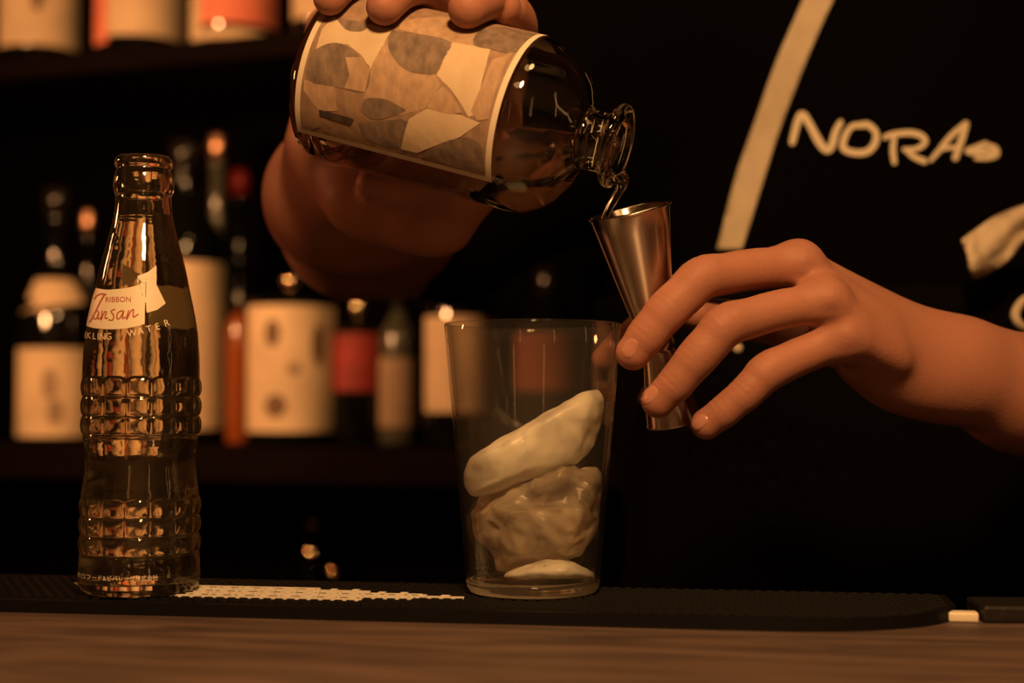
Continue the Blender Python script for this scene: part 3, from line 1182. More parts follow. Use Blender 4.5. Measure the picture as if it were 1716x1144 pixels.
# spirit inside, cut level
bm = lathe_bm([(r + (0.0001 if r > 0 else 0), z) for r, z in bi][::-1][0:] + [(0.0102, LEN - 0.0035), (0, LEN - 0.0035)], 96)
bmesh.ops.transform(bm, matrix=MB, verts=bm.verts)
LV = P(870, 238, 0.66).z
r_ = bmesh.ops.bisect_plane(bm, geom=list(bm.verts) + list(bm.edges) + list(bm.faces), plane_co=(0, 0, LV), plane_no=(0, 0, 1), clear_outer=True)
ed = [g for g in r_['geom_cut'] if isinstance(g, bmesh.types.BMEdge)]
bmesh.ops.triangle_fill(bm, use_beauty=True, edges=ed)
bmesh.ops.recalc_face_normals(bm, faces=bm.faces)
liq = obj('spirit', bm, M['water'], hb)
for p in liq.data.polygons:
    if p.normal.z > 0.99 and len(p.vertices) == 3:
        p.use_smooth = False

# label: paper sheet wrapped on the body (angle measured on the body, s along it)
MBi = MB.inverted()


def body_hit(x, y, R):
    o = MBi @ CAM
    d = (MBi.to_3x3() @ (P(x, y, 1.0) - CAM)).normalized()
    a = d.x ** 2 + d.y ** 2
    b = 2 * (o.x * d.x + o.y * d.y)
    c = o.x ** 2 + o.y ** 2 - R * R
    disc = b * b - 4 * a * c
    if disc < 0:
        disc = 0
    t = (-b - math.sqrt(disc)) / (2 * a)
    q = o + d * t
    return math.atan2(q.x, -q.y), q.z


def wrap_label(bm2, off):
    for v in bm2.verts:
        a, s_ = v.co.x, v.co.y
        R = RB + off
        v.co = MB @ Vector((R * math.sin(a), -R * math.cos(a), s_))


aL, sL = body_hit(501, 222, RB)
aR, sR = body_hit(819, 303, RB)
a_up, s_up = body_hit(905, 66, RB)
A0 = (aL + aR) / 2          # lower long edge of the label
SL0, SL1 = sL - 0.0005, (sR + s_up) / 2
# which way do angles run towards the top of the photo?
a_test, _ = body_hit(650, 60, RB)
sgn = 1 if a_test > A0 else -1
A1 = A0 + sgn * 2.75
print('LABEL', A0, A1, SL0, SL1, aL, aR, a_up, s_up)


def lab_rect(a0, a1, s0, s1, off, m, name, parent):
    bm = bmesh.new()
    poly2d(bm, [(a0, s0), (a1, s0), (a1, s1), (a0, s1)])
    bmesh.ops.triangulate(bm, faces=bm.faces)
    lo, hi = min(a0, a1), max(a0, a1)
    k = lo + 0.06
    while k < hi:
        bmesh.ops.bisect_plane(bm, geom=list(bm.verts) + list(bm.edges) + list(bm.faces), plane_co=(k, 0, 0), plane_no=(1, 0, 0))
        k += 0.06
    wrap_label(bm, off)
    bmesh.ops.recalc_face_normals(bm, faces=bm.faces)
    return obj(name, bm, m, parent)


label_o = lab_rect(A0, A1, SL0, SL1, 0.00012, M['paper'], 'paper_label', hb)
bw = 0.0028
da = bw / RB * sgn
M['stoneA'] = collage_mat('printed_brown_mottle', (0.36, 0.232, 0.150), (0.23, 0.145, 0.095), 230)
M['stoneB'] = collage_mat('printed_grey_brown_stone', (0.25, 0.175, 0.125), (0.125, 0.088, 0.064), 240)
M['stoneC'] = collage_mat('printed_tan_grain', (0.47, 0.315, 0.20), (0.33, 0.215, 0.135), 300)
M['stoneD'] = collage_mat('printed_sand', (0.62, 0.49, 0.33), (0.54, 0.41, 0.26), 90)
M['stoneE'] = collage_mat('printed_dark_slate', (0.10, 0.07, 0.055), (0.04, 0.03, 0.025), 250)
lab_rect(A0 + da, A1 - da, SL0 + bw, SL1 - bw, 0.00020, M['stoneA'], 'label_picture', hb)


def lab_poly(px, m, off=0.00027, name='label_patch'):
    """a printed patch of the label picture, drawn at the photo's positions and laid on the body"""
    pts = []
    for x, y in px:
        a, s_ = body_hit(x, y, RB)
        lo, hi = sorted((A0 + da, A1 - da))
        pts.append((min(max(a, lo), hi), min(max(s_, SL0 + bw), SL1 - bw)))
    bm = bmesh.new()
    poly2d(bm, pts)
    bmesh.ops.triangulate(bm, faces=bm.faces)
    lo = min(v.co.x for v in bm.verts)
    hi = max(v.co.x for v in bm.verts)
    k = lo + 0.06
    while k < hi:
        bmesh.ops.bisect_plane(bm, geom=list(bm.verts) + list(bm.edges) + list(bm.faces), plane_co=(k, 0, 0), plane_no=(1, 0, 0))
        k += 0.06
    wrap_label(bm, off)
    bmesh.ops.recalc_face_normals(bm, faces=bm.faces)
    return obj(name, bm, m, hb)


def z3(pts):
    return [(440 + x / 3.012, y / 3.012) for x, y in pts]


def z4(pts):
    return [(760 + x / 3.012, y / 3.012) for x, y in pts]


def rnd_(pts, n=4):
    return spline(list(pts) + [pts[0]], n)[:-1]


o1, o2, o3, o4 = 0.00027, 0.00034, 0.00041, 0.00048
lab_poly(z3([(360, 90), (520, 120), (655, 150), (610, 230), (545, 350), (500, 280), (430, 225), (330, 225), (270, 260), (300, 150)]), M['stoneD'], o1)
lab_poly(z3(rnd_([(250, 260), (330, 222), (400, 222), (460, 260), (510, 310), (545, 350), (520, 462), (380, 440), (225, 400)], 3)), M['stoneB'], o2)
lab_poly(z3([(420, 290), (500, 290), (545, 350), (520, 465), (415, 445), (440, 380)]), M['stoneC'], o3)
lab_poly(z3(rnd_([(370, 92), (520, 120), (520, 150), (480, 162), (420, 150)], 3)), M['stoneB'], o2)
lab_poly(z3([(545, 350), (600, 240), (650, 180), (640, 250), (690, 330), (760, 370), (870, 375), (900, 430), (860, 480), (820, 550), (700, 580), (520, 560), (520, 465)]), M['stoneC'], o1)
lab_poly(z3(rnd_([(655, 155), (800, 175), (950, 215), (915, 300), (878, 372), (800, 374), (720, 350), (660, 290), (632, 220)], 3)), M['stoneB'], o2)
lab_poly(z3([(960, 215), (1150, 250), (1130, 330), (1100, 450), (1150, 560), (1040, 590), (1000, 520), (950, 450), (878, 380), (915, 300)]), M['stoneD'], o2)
lab_poly(z3([(700, 110), (1000, 90), (1180, 190), (1150, 260), (960, 215), (690, 150)]), M['stoneC'], o1)
lab_poly(z4(rnd_([(100, 200), (130, 160), (220, 140), (420, 175), (370, 230), (290, 270), (180, 250), (110, 235)], 3)), M['stoneB'], o3)
lab_poly(z4([(250, 290), (330, 240), (260, 330), (215, 450), (180, 600), (120, 610), (90, 560), (150, 420), (200, 300)]), M['stoneC'], o3)
lab_poly(z3([(210, 400), (365, 430), (380, 560), (290, 560), (210, 460)]), M['stoneC'], o2)
lab_poly(z3([(210, 465), (285, 550), (290, 640), (230, 660), (200, 650)]), M['stoneA'], o3)
lab_poly(z3([(288, 552), (380, 575), (465, 600), (445, 630), (350, 600), (290, 580)]), M['stoneE'], o4)
lab_poly(z3(rnd_([(500, 560), (520, 500), (620, 500), (700, 540), (720, 560), (640, 590), (560, 602)], 3)), M['stoneB'], o2)
lab_poly(z3([(740, 600), (830, 548), (1000, 580), (1100, 620), (1000, 690), (880, 730), (780, 770), (700, 750)]), M['stoneD'], o3)
lab_poly(z3([(830, 545), (860, 480), (910, 435), (960, 480), (1010, 570), (940, 575)]), M['stoneC'], o4)
lab_poly(z3(rnd_([(800, 780), (860, 740), (950, 705), (1040, 695), (1100, 730), (1115, 800), (1110, 880), (1000, 850)], 3)), M['stoneB'], o4)
lab_poly(z3([(480, 620), (700, 600), (740, 620), (700, 750), (640, 745), (520, 700)]), M['stoneB'], o1)

# poured stream
st = thing('pouring_stream', P(1030, 330, 0.64), 'thin clear stream of spirit falling from the bottle lip into the jigger', 'liquid')
sp_pts = [(*P(1036, 292, 0.640), 0.0040), (*P(1041, 304, 0.640), 0.0036), (*P(1038, 318, 0.641), 0.0022), (*P(1029, 334, 0.644), 0.0019), (*P(1020, 350, 0.648), 0.0017), (*P(1013, 368, 0.652), 0.0016), (*P(1012, 385, 0.656), 0.0012)]
sp_pts = spline(sp_pts, 6)


def tube_bm(pts, segs=12, bm=None):
    bm = bm or bmesh.new()
    rings = []
    for i, q in enumerate(pts):
        a = Vector(pts[max(i - 1, 0)][:3])
        b = Vector(pts[min(i + 1, len(pts) - 1)][:3])
        t = (b - a).normalized()
        u = t.orthogonal().normalized() if i == 0 else (u_ - t * u_.dot(t)).normalized()
        u_ = u
        v = t.cross(u)
        rings.append([bm.verts.new(Vector(q[:3]) + (u * math.cos(2 * PI * k / segs) + v * math.sin(2 * PI * k / segs)) * q[3]) for k in range(segs)])
    for A, B in zip(rings[:-1], rings[1:]):
        for i in range(segs):
            j = (i + 1) % segs
            bm.faces.new((A[i], A[j], B[j], B[i]))
    bm.faces.new(rings[0][::-1])
    bm.faces.new(rings[-1])
    bmesh.ops.recalc_face_normals(bm, faces=bm.faces)
    return bm


obj('stream', tube_bm(sp_pts), M['water'], st)

# =================================================================== JIGGER
Jt = P(1055, 353, 0.660)
Jb = P(1130, 708, 0.676)
JU = (Jt - Jb).normalized()
JL = (Jt - Jb).length
MJ = frame(Jb, JU, CAM - Jb)
SJ = 0.667 / FPX
jig = thing('jigger', Jb, 'slim steel double-ended jigger tilted between the fingers under the bottle mouth', 'jigger')
wz = JL * (1 - (575 - 353) / 355.0)
jo = [(46 * SJ, 0.0), (47.5 * SJ, 0.0004), (46.5 * SJ, 0.0012)]
for t, r in ((0.25, 42), (0.5, 37), (0.75, 31), (0.92, 26.5)):
    jo.append((r * SJ, wz * t))
jw = [(26.5 * SJ, wz - 0.0022), (28.5 * SJ, wz - 0.0012), (28.5 * SJ, wz + 0.0012), (26.5 * SJ, wz + 0.0022)]
ju = []
for t in (0.1, 0.25, 0.4, 0.55, 0.7, 0.85, 0.98):
    ju.append(((25.5 + (67.5 - 25.5) * t ** 0.95) * SJ, wz + (JL - wz) * t))
rim = [(69.5 * SJ, JL - 0.0008), (70.5 * SJ, JL - 0.0002), (69.5 * SJ, JL + 0.0004), (67.5 * SJ, JL - 0.0002)]
ji = []
for t in (0.9, 0.7, 0.5, 0.3, 0.12):
    ji.append(((25.5 + (67.5 - 25.5) * t ** 0.95) * SJ - 0.0008, wz + (JL - wz) * t))
ji += [(20 * SJ, wz + 0.005), (0, wz + 0.0045)]
jl = [(0, wz - 0.0045), (20 * SJ, wz - 0.005), (30 * SJ, wz * .7), (40 * SJ, wz * .3), (44.5 * SJ, 0.0008)]
bm = lathe_bm(jl + jo + jw + ju + rim + ji, 96)
bmesh.ops.transform(bm, matrix=MJ, verts=bm.verts)
obj('cup', bm, M['steel'], jig)

# =================================================================== PERSON
person = thing('person', (0.25, 0.98, -1.05), 'person in black shirt and apron pouring from a bottle into a held jigger', 'person')


def J(x, y, d):
    return np.array(P(x, y, d))


# ---- hand with the jigger and its forearm
PXM = 0.66 / FPX
F1 = Field((0.035, 0.605, 0.045), (0.44, 0.87, 0.20), 0.00085)
fingers = Field((0.035, 0.605, 0.045), (0.26, 0.76, 0.20), 0.00085)


def finger(fld, joints, k=0.0035):
    """joints: (x, y, depth, radius in photo px); each finger keeps to itself"""
    t = Field(fld.lo, fld.lo + (fld.n - 1) * fld.h, fld.h) if False else None
    pts = [J(x, y, d) for x, y, d, r in joints]
    rs = [r * d / FPX for x, y, d, r in joints]
    lo = np.min(pts, 0) - 0.02
    hi = np.max(pts, 0) + 0.02
    sl, g = fld.region(lo, hi)
    sub = Field(fld.lo + np.array([s_.start for s_ in sl]) * fld.h, (0, 0, 0), fld.h) if False else None
    tmp = Field.__new__(Field)
    tmp.lo = fld.lo + np.array([s_.start for s_ in sl]) * fld.h
    tmp.h = fld.h
    tmp.n = np.array([s_.stop - s_.start for s_ in sl])
    tmp.F = np.full(tuple(tmp.n), 0.02, dtype=np.float32)
    n = len(pts)
    # phalanges slimmer in the middle than at the joints
    ctl = []
    for i in range(n):
        ctl.append((*pts[i], rs[i]))
        if i < n - 1:
            m = (pts[i] + pts[i + 1]) / 2
            ctl.append((*m, (rs[i] + rs[i + 1]) / 2 * 0.965))
    q = spline(ctl, 4)
    for a, b in zip(q[:-1], q[1:]):
        tmp.cone(a[:3], b[:3], a[3], b[3], 0)
    # joint creases across the back of the finger
    for i in range(1, n - 1):
        ax = (pts[i + 1] - pts[i - 1])
        ax = ax / np.linalg.norm(ax)
        cv = np.array(CAM) - pts[i]
        cv = cv / np.linalg.norm(cv)
        for o_, a_ in ((-0.0028, 0.00038), (0.0, 0.0006), (0.0028, 0.00038)):
            c = pts[i] + ax * (o_ + 0.0005)
            rr = rs[i] * 1.4
            sl2, g2 = tmp.region(c - rr - 0.004, c + rr + 0.004)
            if sl2 is None:
                continue
            X, Y, Z = g2
            u = (X - c[0]) * ax[0] + (Y - c[1]) * ax[1] + (Z - c[2]) * ax[2]
            dz = (Z - c[2]) / rr + ((X - c[0]) * cv[0] + (Y - c[1]) * cv[1] + (Z - c[2]) * cv[2]) / rr
            tmp.F[sl2] += (a_ * np.exp(-(u / 0.00085) ** 2) * np.clip(dz * 0.8, 0, 1)).astype(np.float32)
    fld.F[sl] = np.minimum(fld.F[sl], tmp.F)


def clip_region(fld, off):
    pass


MID = [(1338, 446, .672, 37), (1255, 452, .661, 35.5), (1176, 466, .650, 37.5), (1118, 520, .6465, 36), (1083, 562, .6465, 33.5), (1061, 591, .6475, 29.5)]
RIN = [(1380, 506, .657, 36), (1300, 520, .650, 34), (1216, 545, .643, 37), (1168, 598, .642, 35), (1131, 643, .6435, 31.5), (1103, 672, .646, 28.5)]
PIN = [(1414, 566, .659, 35), (1352, 591, .6555, 33), (1287, 622, .650, 34), (1248, 660, .649, 30), (1212, 690, .6505, 28.5), (1184, 710, .653, 26.5)]
IND = [(1296, 448, .694, 32), (1215, 452, .703, 28), (1130, 492, .703, 29), (1068, 553, .7015, 26), (1040, 575, .7005, 25), (1012, 601, .7005, 21)]
THU = [(1470, 600, .715, 44), (1390, 575, .735, 38), (1300, 548, .738, 33), (1215, 532, .722, 31), (1165, 524, .708, 28)]
for fg in (MID, RIN, PIN, IND, THU):
    finger(fingers, fg)
# palm and back of the hand
K = 0.013


def cone_px(fld, a, b, k=K, flat=None):
    fld.cone(J(*a[:3]), J(*b[:3]), a[3] * a[2] / FPX, b[3] * b[2] / FPX, k, flat)


WR = (1575, 612, .700)
def limb_px(fld, pts, k, extra=()):
    """a smooth tapered limb through (x, y, depth, radius px) points"""
    q = [(*J(x, y, d), r_ * d / FPX) for x, y, d, r_ in pts] + [tuple(e) for e in extra]
    q = spline(q, 5)
    lo = np.min([p[:3] for p in q], 0) - 0.06
    hi = np.max([p[:3] for p in q], 0) + 0.06
    sl, g = fld.region(lo, hi)
    tmp = Field.__new__(Field)
    tmp.lo = fld.lo + np.array([s_.start for s_ in sl]) * fld.h
    tmp.h = fld.h
    tmp.n = np.array([s_.stop - s_.start for s_ in sl])
    tmp.F = np.full(tuple(tmp.n), 0.02, dtype=np.float32)
    for a, b in zip(q[:-1], q[1:]):
        tmp.cone(a[:3], b[:3], a[3], b[3], 0)
    f = fld.F[sl]
    hh_ = np.maximum(k - np.abs(f - tmp.F), 0) / k
    fld.F[sl] = np.minimum(f, tmp.F) - hh_ * hh_ * k * 0.25


E = np.array((0.40, 0.835, 0.105))
EE = (*E, 0.043)
limb_px(F1, [(1312, 446, .690, 29), (1400, 500, .700, 40), (1510, 566, .707, 52), (1600, 604, .714, 60)], K)
limb_px(F1, [(1336, 443, .674, 33), (1420, 500, .686, 42), (1510, 566, .702, 55), (1575, 597, .706, 66), (1650, 617, .718, 75), (1745, 655, .742, 100)], K, [EE])
limb_px(F1, [(1380, 505, .661, 35), (1450, 552, .676, 44), (1530, 598, .700, 62), (1600, 612, .711, 70)], K)
limb_px(F1, [(1416, 568, .664, 36), (1475, 602, .680, 45), (1540, 624, .700, 60), (1600, 630, .710, 68)], K)
limb_px(F1, [(1436, 606, .686, 34), (1500, 640, .694, 46), (1560, 642, .702, 60), (1640, 648, .716, 70), (1745, 672, .738, 96)], K, [EE])
# tendons and knuckles
for a, b in (((1350, 440, .662), (1480, 540, .674)), ((1392, 500, .648), (1500, 580, .667)), ((1422, 562, .650), (1510, 610, .668))):
    F1.cone(J(*a), J(*b), 0.0034, 0.0022, 0.011)
F1.ball(J(1338, 438, .669), 0.0084, 0.007)
F1.ball(J(1384, 502, .656), 0.0083, 0.007)
F1.ball(J(1412, 565, .658), 0.0082, 0.007)
# join fingers to the palm
s_f = tuple(slice(0, int(n)) for n in fingers.n)
s_f = tuple(slice(0, min(int(fingers.n[i]), int(F1.n[i]))) for i in range(3))
A = F1.F[s_f]
B_ = fingers.F[s_f]
kk = 0.0075
hh = np.maximum(kk - np.abs(A - B_), 0) / kk
F1.F[s_f] = np.minimum(A, B_) - hh * hh * kk * 0.25
hand1 = F1.mesh('a')


def soften(pos, quads, x0, x1, it):
    """melt the joins between the bones of the hand's back into one skin, more and more from x0 to x1"""
    w_ = np.clip((pos[:, 0] - x0) / (x1 - x0), 0, 1)[:, None]
    n = len(pos)
    e = np.concatenate([quads[:, [0, 1]], quads[:, [1, 2]], quads[:, [2, 3]], quads[:, [3, 0]]])
    e = np.concatenate([e, e[:, ::-1]])
    deg = np.maximum(np.bincount(e[:, 0], minlength=n), 1)[:, None]
    for _ in range(it):
        sm = np.stack([np.bincount(e[:, 0], weights=pos[e[:, 1], c], minlength=n) for c in range(3)], 1)
        pos = pos + 0.6 * w_ * (sm / deg - pos)
    return pos


hand1 = (relax(*hand1, it=7), hand1[1])
hand1 = (soften(*hand1, 0.118, 0.150, 14), hand1[1])
hand1 = (soften(*hand1, 0.146, 0.178, 60), hand1[1])
hand1 = (soften(*hand1, 0.205, 0.235, 120), hand1[1])

# ---- hand around the bottle and its forearm
lo2, hi2 = (-0.155, 0.60, 0.145), (0.045, 1.02, 0.335)
F2 = Field(lo2, hi2, 0.0011)
fg2 = Field(lo2, (0.045, 0.80, 0.335), 0.0011)
e_u = Vector((0, 0, 1))
ez = (e_u - U * e_u.dot(U)).normalized()
ec = U.cross(ez)
if ec.dot(CAM - Bb) < 0:
    ec = -ec


def cyl(s_, deg, gap):
    a = math.radians(deg)
    return np.array(Bb + U * s_ + (ez * math.cos(a) + ec * math.sin(a)) * (RB + gap))


def finger_w(fld, pts, rs):
    for i in range(len(pts) - 1):
        pass
    lo = np.min(pts, 0) - 0.02
    hi = np.max(pts, 0) + 0.02
    sl, g = fld.region(lo, hi)
    tmp = Field.__new__(Field)
    tmp.lo = fld.lo + np.array([s_.start for s_ in sl]) * fld.h
    tmp.h = fld.h
    tmp.n = np.array([s_.stop - s_.start for s_ in sl])
    tmp.F = np.full(tuple(tmp.n), 0.02, dtype=np.float32)
    q = spline([(*p, r_) for p, r_ in zip(pts, rs)], 5)
    for a, b in zip(q[:-1], q[1:]):
        tmp.cone(a[:3], b[:3], a[3], b[3], 0)
    fld.F[sl] = np.minimum(fld.F[sl], tmp.F)


for s_, tipa, r in ((0.010, 52, .0082), (0.0375, 50, .0089), (0.0735, 36, .0096), (0.079, 4, .0090)):
    g = r - 0.0006
    pts = [cyl(s_ * 0.82 + .002, -112, .015), cyl(s_ * 0.88, -84, .014), cyl(s_ * .95, -52, .0115), cyl(s_, -24, .0105), cyl(s_, 4 if tipa > 20 else -5, g + .001), cyl(s_, tipa - 20, g + .0004), cyl(s_, tipa, g)]
    finger_w(fg2, pts, [.0105, .0102, .0098, .0098, .0092, r, r * .93])
# thumb, crossing under the body of the bottle
finger_w(fg2, [cyl(0.070, -100, .018), cyl(0.080, -112, .014), cyl(0.066, -124, .011), cyl(0.048, -137, .0100), cyl(0.026, -154, .0085)], [.014, .0115, .0103, .0095, .0075])
# palm behind
F2.chain([cyl(-.014, -40, .012), cyl(-.030, -60, .0145), cyl(-.034, -86, .016), cyl(-.026, -116, .022)], [.0105, .0130, .0145, .016], 0.008)
for s_ in (0.006, 0.028, 0.052, 0.070):
    F2.chain([cyl(s_, -88, .016), cyl(s_ * .9 + .002, -118, .020), cyl(s_ * .75 + .006, -138, .030)], [.0125, .0145, .016], 0.010)
wr = J(598, 262, .775)
for s_ in (0.006, 0.03, 0.055):
    F2.chain([cyl(s_ * .75 + .006, -138, .030), wr + np.array(((s_ - .03) * .5, 0, 0))], [.017, .026], 0.012)
F2.chain([wr, J(572, 330, .825), J(600, 372, .885), J(680, 385, .955)], [.033, .042, .046, .046], 0.014)
F2.chain([wr + np.array((.008, 0, 0)), J(640, 340, .83), J(665, 372, .89)], [.030, .036, .040], 0.014)
s_f = tuple(slice(0, min(int(fg2.n[i]), int(F2.n[i]))) for i in range(3))
A = F2.F[s_f]
B_ = fg2.F[s_f]
kk = 0.008
hh = np.maximum(kk - np.abs(A - B_), 0) / kk
F2.F[s_f] = np.minimum(A, B_) - hh * hh * kk * 0.25
hand2 = F2.mesh('b')
hand2 = (relax(*hand2, it=7), hand2[1])
del F1, F2, fingers, fg2, A, B_, hh

# ---- torso, shoulders, neck (under the clothes)
TC = np.array((0.262, 1.01, 0.0))
F3 = Field((-0.22, 0.80, -0.60), (0.66, 1.25, 0.62), 0.006)
FLT = ((0, 1, 0), 1.6)
SHR, SHL = np.array((0.075, 1.0, 0.435)), np.array((0.455, 1.0, 0.435))
ELR = np.array(P(690, 385, .955))


def torso(F, g):
    F.chain([TC + (0, 0, -.60), TC + (0, 0, -.35), TC + (0, 0, -.1), TC + (0, 0, .15), TC + (0, 0, .36)], [.165 + g, .158 + g, .150 + g, .168 + g, .160 + g], 0.05, FLT)
    F.cone(TC + (0, 0, .40), TC + (0, 0, .60), .065 + g, .055 + g, 0.05)
    F.cone(SHR, SHL, .055 + g, .055 + g, 0.06)


torso(F3, -0.012)
F3.cone(SHR, ELR, .048, .044, 0.03)
F3.cone(SHL, E, .048, .043, 0.03)
tor = F3.mesh('c')
body_me = mesh_from('body', [hand1, hand2, tor])
body = link('body', body_me, M['skin'], person)

# ---- shirt: torso, loose sleeves
F4 = Field((-0.22, 0.78, -0.60), (0.66, 1.25, 0.60), 0.005)
torso(F4, 0.004)
s0 = ELR + (SHR - ELR) * 0.10
F4.cone(s0, SHR, .066, .085, 0.05)
F4.cone(ELR + (SHR - ELR) * 0.35 + np.array((.03, .0, -.03)), SHR + np.array((.04, 0, -.1)), .05, .08, 0.05)
s1 = E + (SHL - E) * 0.30
F4.cone(s1, SHL, .066, .082, 0.04)
# folds
sl, g = F4.region((-0.3, 0.7, -.6), (0.7, 1.3, .6))
X, Y, Z = g
F4.F[sl] += (0.0035 * np.sin(18 * Z + 30 * X + 4 * np.sin(9 * X)) * np.sin(11 * X - 14 * Z + 2)).astype(np.float32)
sh_p, sh_q = F4.mesh('d')
sh_me = mesh_from('shirt', [(relax(sh_p, sh_q, 3), sh_q)])
shirt = link('shirt', sh_me, M['black_cloth'], person)

# ---- apron: sheet over the front of the torso
F5 = Field((0.0, 0.78, -0.60), (0.56, 1.16, 0.25), 0.005)
torso(F5, 0.013)
sl, g = F5.region((-0.3, 0.7, -.7), (0.7, 1.3, .6))
X, Y, Z = g
F5.F[sl] += (0.003 * np.sin(14 * X + 2 * np.sin(5 * Z)) * np.cos(4 * Z)).astype(np.float32)
ztop = P(1400, 474, .86).z
topl = ztop + 0.05 * np.clip((0.20 - X) / 0.07, 0, 1)
cutf = np.maximum(Y - 1.0, Z - ztop)
cutf = cutf + 0 * X
shell = np.abs(F5.F[sl] + 0.0) - 0.0026
F5.F[sl] = np.maximum(shell, cutf).astype(np.float32)
ap = F5.mesh('e')
ap_me = mesh_from('apron', [(relax(*ap, 1), ap[1])])
link('apron', ap_me, M['apron'], person)

sb = bvh_of(sh_me)


def on_shirt(name, bm, m, off, th, step=14):
    cut_grid(bm, step)
    project(bm, sb, off)
    bmesh.ops.remove_doubles(bm, verts=bm.verts, dist=1e-6)
    bmesh.ops.recalc_face_normals(bm, faces=bm.faces)
    o = obj(name, bm, m, person)
    if th:
        thicken(o, th)
    return o


bm = bmesh.new()
lft = spline([(1372, -60), (1345, 0), (1300, 100), (1265, 205), (1235, 300), (1205, 420)], 4)
rgt = spline([(1430, -60), (1398, 0), (1352, 100), (1312, 205), (1282, 300), (1245, 420)], 4)
for i in range(len(lft) - 1):
    vs = [bm.verts.new((*q, 0)) for q in (lft[i], lft[i + 1], rgt[i + 1], rgt[i])]
    bm.faces.new(vs)
bmesh.ops.remove_doubles(bm, verts=bm.verts, dist=1e-4)
on_shirt('neck_strap', bm, M['strap'], 0.0035, 0.0022)


def zn(pts):
    return [(1160 + x / 2.383, y / 2.383) for x, y in pts]


bm = bmesh.new()
for pts, wd in (
    ([(400, 570), (412, 520), (428, 470), (444, 462), (470, 500), (505, 565), (535, 600), (556, 585), (572, 530), (592, 490)], [11, 12, 13, 14, 13, 14, 13, 13, 12, 10]),
    ([(680, 502), (640, 505), (612, 540), (602, 590), (640, 610), (695, 608), (728, 575), (732, 530), (700, 500), (668, 502)], [11, 10, 11, 12, 12, 12, 12, 11, 12, 11]),
    ([(768, 550), (800, 538), (870, 532), (915, 545), (928, 570), (895, 595), (845, 598)], [9, 10, 11, 11, 10, 9, 8]),
    ([(806, 545), (800, 600), (806, 650)], [8, 10, 9]),
    ([(850, 598), (880, 625), (925, 645)], [8, 10, 11]),
    ([(950, 642), (985, 600), (1030, 545), (1090, 494)], [7, 9, 10, 10]),
    ([(1092, 496), (1072, 560), (1048, 632)], [10, 12, 11]),
    ([(975, 606), (1010, 592), (1060, 590)], [6, 8, 7]),
    ([(1168, 572), (1120, 592), (1094, 604), (1130, 614), (1190, 606)], [7, 8, 9, 9, 9]),
    ([(1165, 578), (1205, 592), (1212, 618), (1180, 632), (1130, 634)], [7, 10, 10, 9, 7]),
    ([(1110, 606), (1150, 600), (1200, 618)], [9, 11, 10]),
):
    stroke2d(bm, zn(pts), [w_ * 0.93 for w_ in wd], 5)
on_shirt('cream_lettering', bm, M['print'], 0.0012, 0, 18)

# loose strap end at right, standing off the shirt, and the strap loop below it
bm = bmesh.new()
tp = spline([(1614, 402), (1640, 380), (1672, 362), (1716, 345), (1790, 322)], 4)
bt = spline([(1630, 466), (1656, 456), (1690, 436), (1722, 396), (1790, 372)], 4)
N_ = len(tp)
grid = []
for i in range(N_):
    row = []
    for j in range(7):
        t = j / 6
        x = tp[i][0] * (1 - t) + bt[i][0] * t
        y = tp[i][1] * (1 - t) + bt[i][1] * t
        d = 0.842 + 0.006 * math.sin(t * 7 + i * .25) + 0.003 * math.sin(i * .9) - (0.004 if i < 5 else 0)
        row.append(bm.verts.new(P(x, y, d)))
    grid.append(row)
for i in range(N_ - 1):
    for j in range(6):
        bm.faces.new((grid[i][j], grid[i + 1][j], grid[i + 1][j + 1], grid[i][j + 1]))
thicken(obj('strap_end', bm, M['strap'], person), 0.0022)
lp = spline([(*P(1735, 492, .85), .0024), (*P(1712, 506, .845), .0026), (*P(1701, 528, .842), .0028), (*P(1712, 546, .842), .0024), (*P(1740, 556, .85), .0022)], 5)
obj('strap_loop', tube_bm(lp, 10), M['strap'], person)
# small pale button of the apron, seen between the fingers
bm = lathe_bm([(0, 0.002), (0.002, 0.0022), (0.003, 0.001), (0.003, 0), (0, 0)], 24)
q = P(1236, 583, .845)
bmesh.ops.transform(bm, matrix=frame(q, CAM - q, (0, 0, 1)), verts=bm.verts)
obj('button', bm, M['strap'], person)
# thin bracelet glint at the left wrist edge
# fingernails
bb = bvh_of(body_me)


def nail(cx, cy, lx, ly, ang):
    """rounded nail, long axis lx along ang"""
    bm = bmesh.new()
    c, s_ = math.cos(ang), math.sin(ang)
    rings = []
    ctr = bm.verts.new((cx, cy, 0))
    NR, NS = 5, 24
    for r in range(1, NR + 1):
        ring = []
        for i in range(NS):
            a = 2 * PI * i / NS
            x = math.copysign(abs(math.cos(a)) ** 0.75, math.cos(a)) * lx * r / NR
            y = math.copysign(abs(math.sin(a)) ** 0.75, math.sin(a)) * ly * r / NR
            ring.append(bm.verts.new((cx + x * c - y * s_, cy + x * s_ + y * c, 0)))
        rings.append(ring)
    for i in range(NS):
        bm.faces.new((ctr, rings[0][i], rings[0][(i + 1) % NS]))
        for r in range(NR - 1):
            bm.faces.new((rings[r][i], rings[r + 1][i], rings[r + 1][(i + 1) % NS], rings[r][(i + 1) % NS]))
    flat = {v: math.hypot(v.co.x - cx, v.co.y - cy) for v in bm.verts}
    outer_ = set(rings[-1])
    for v in list(bm.verts):
        d = (P(v.co.x, v.co.y, 1.0) - CAM).normalized()
        loc, nor, idx, dist = bb.ray_cast(CAM, d)
        if loc is None:
            continue
        v.co = loc + nor * (-0.0002 if v in outer_ else 0.00035)
    bmesh.ops.recalc_face_normals(bm, faces=bm.faces)
    return obj('fingernail', bm, M['nail'], person)


nail(1056, 584, 19, 12.5, math.radians(112))
nail(1088, 662, 19, 12, math.radians(128))
nail(1172, 708, 17, 11, math.radians(138))

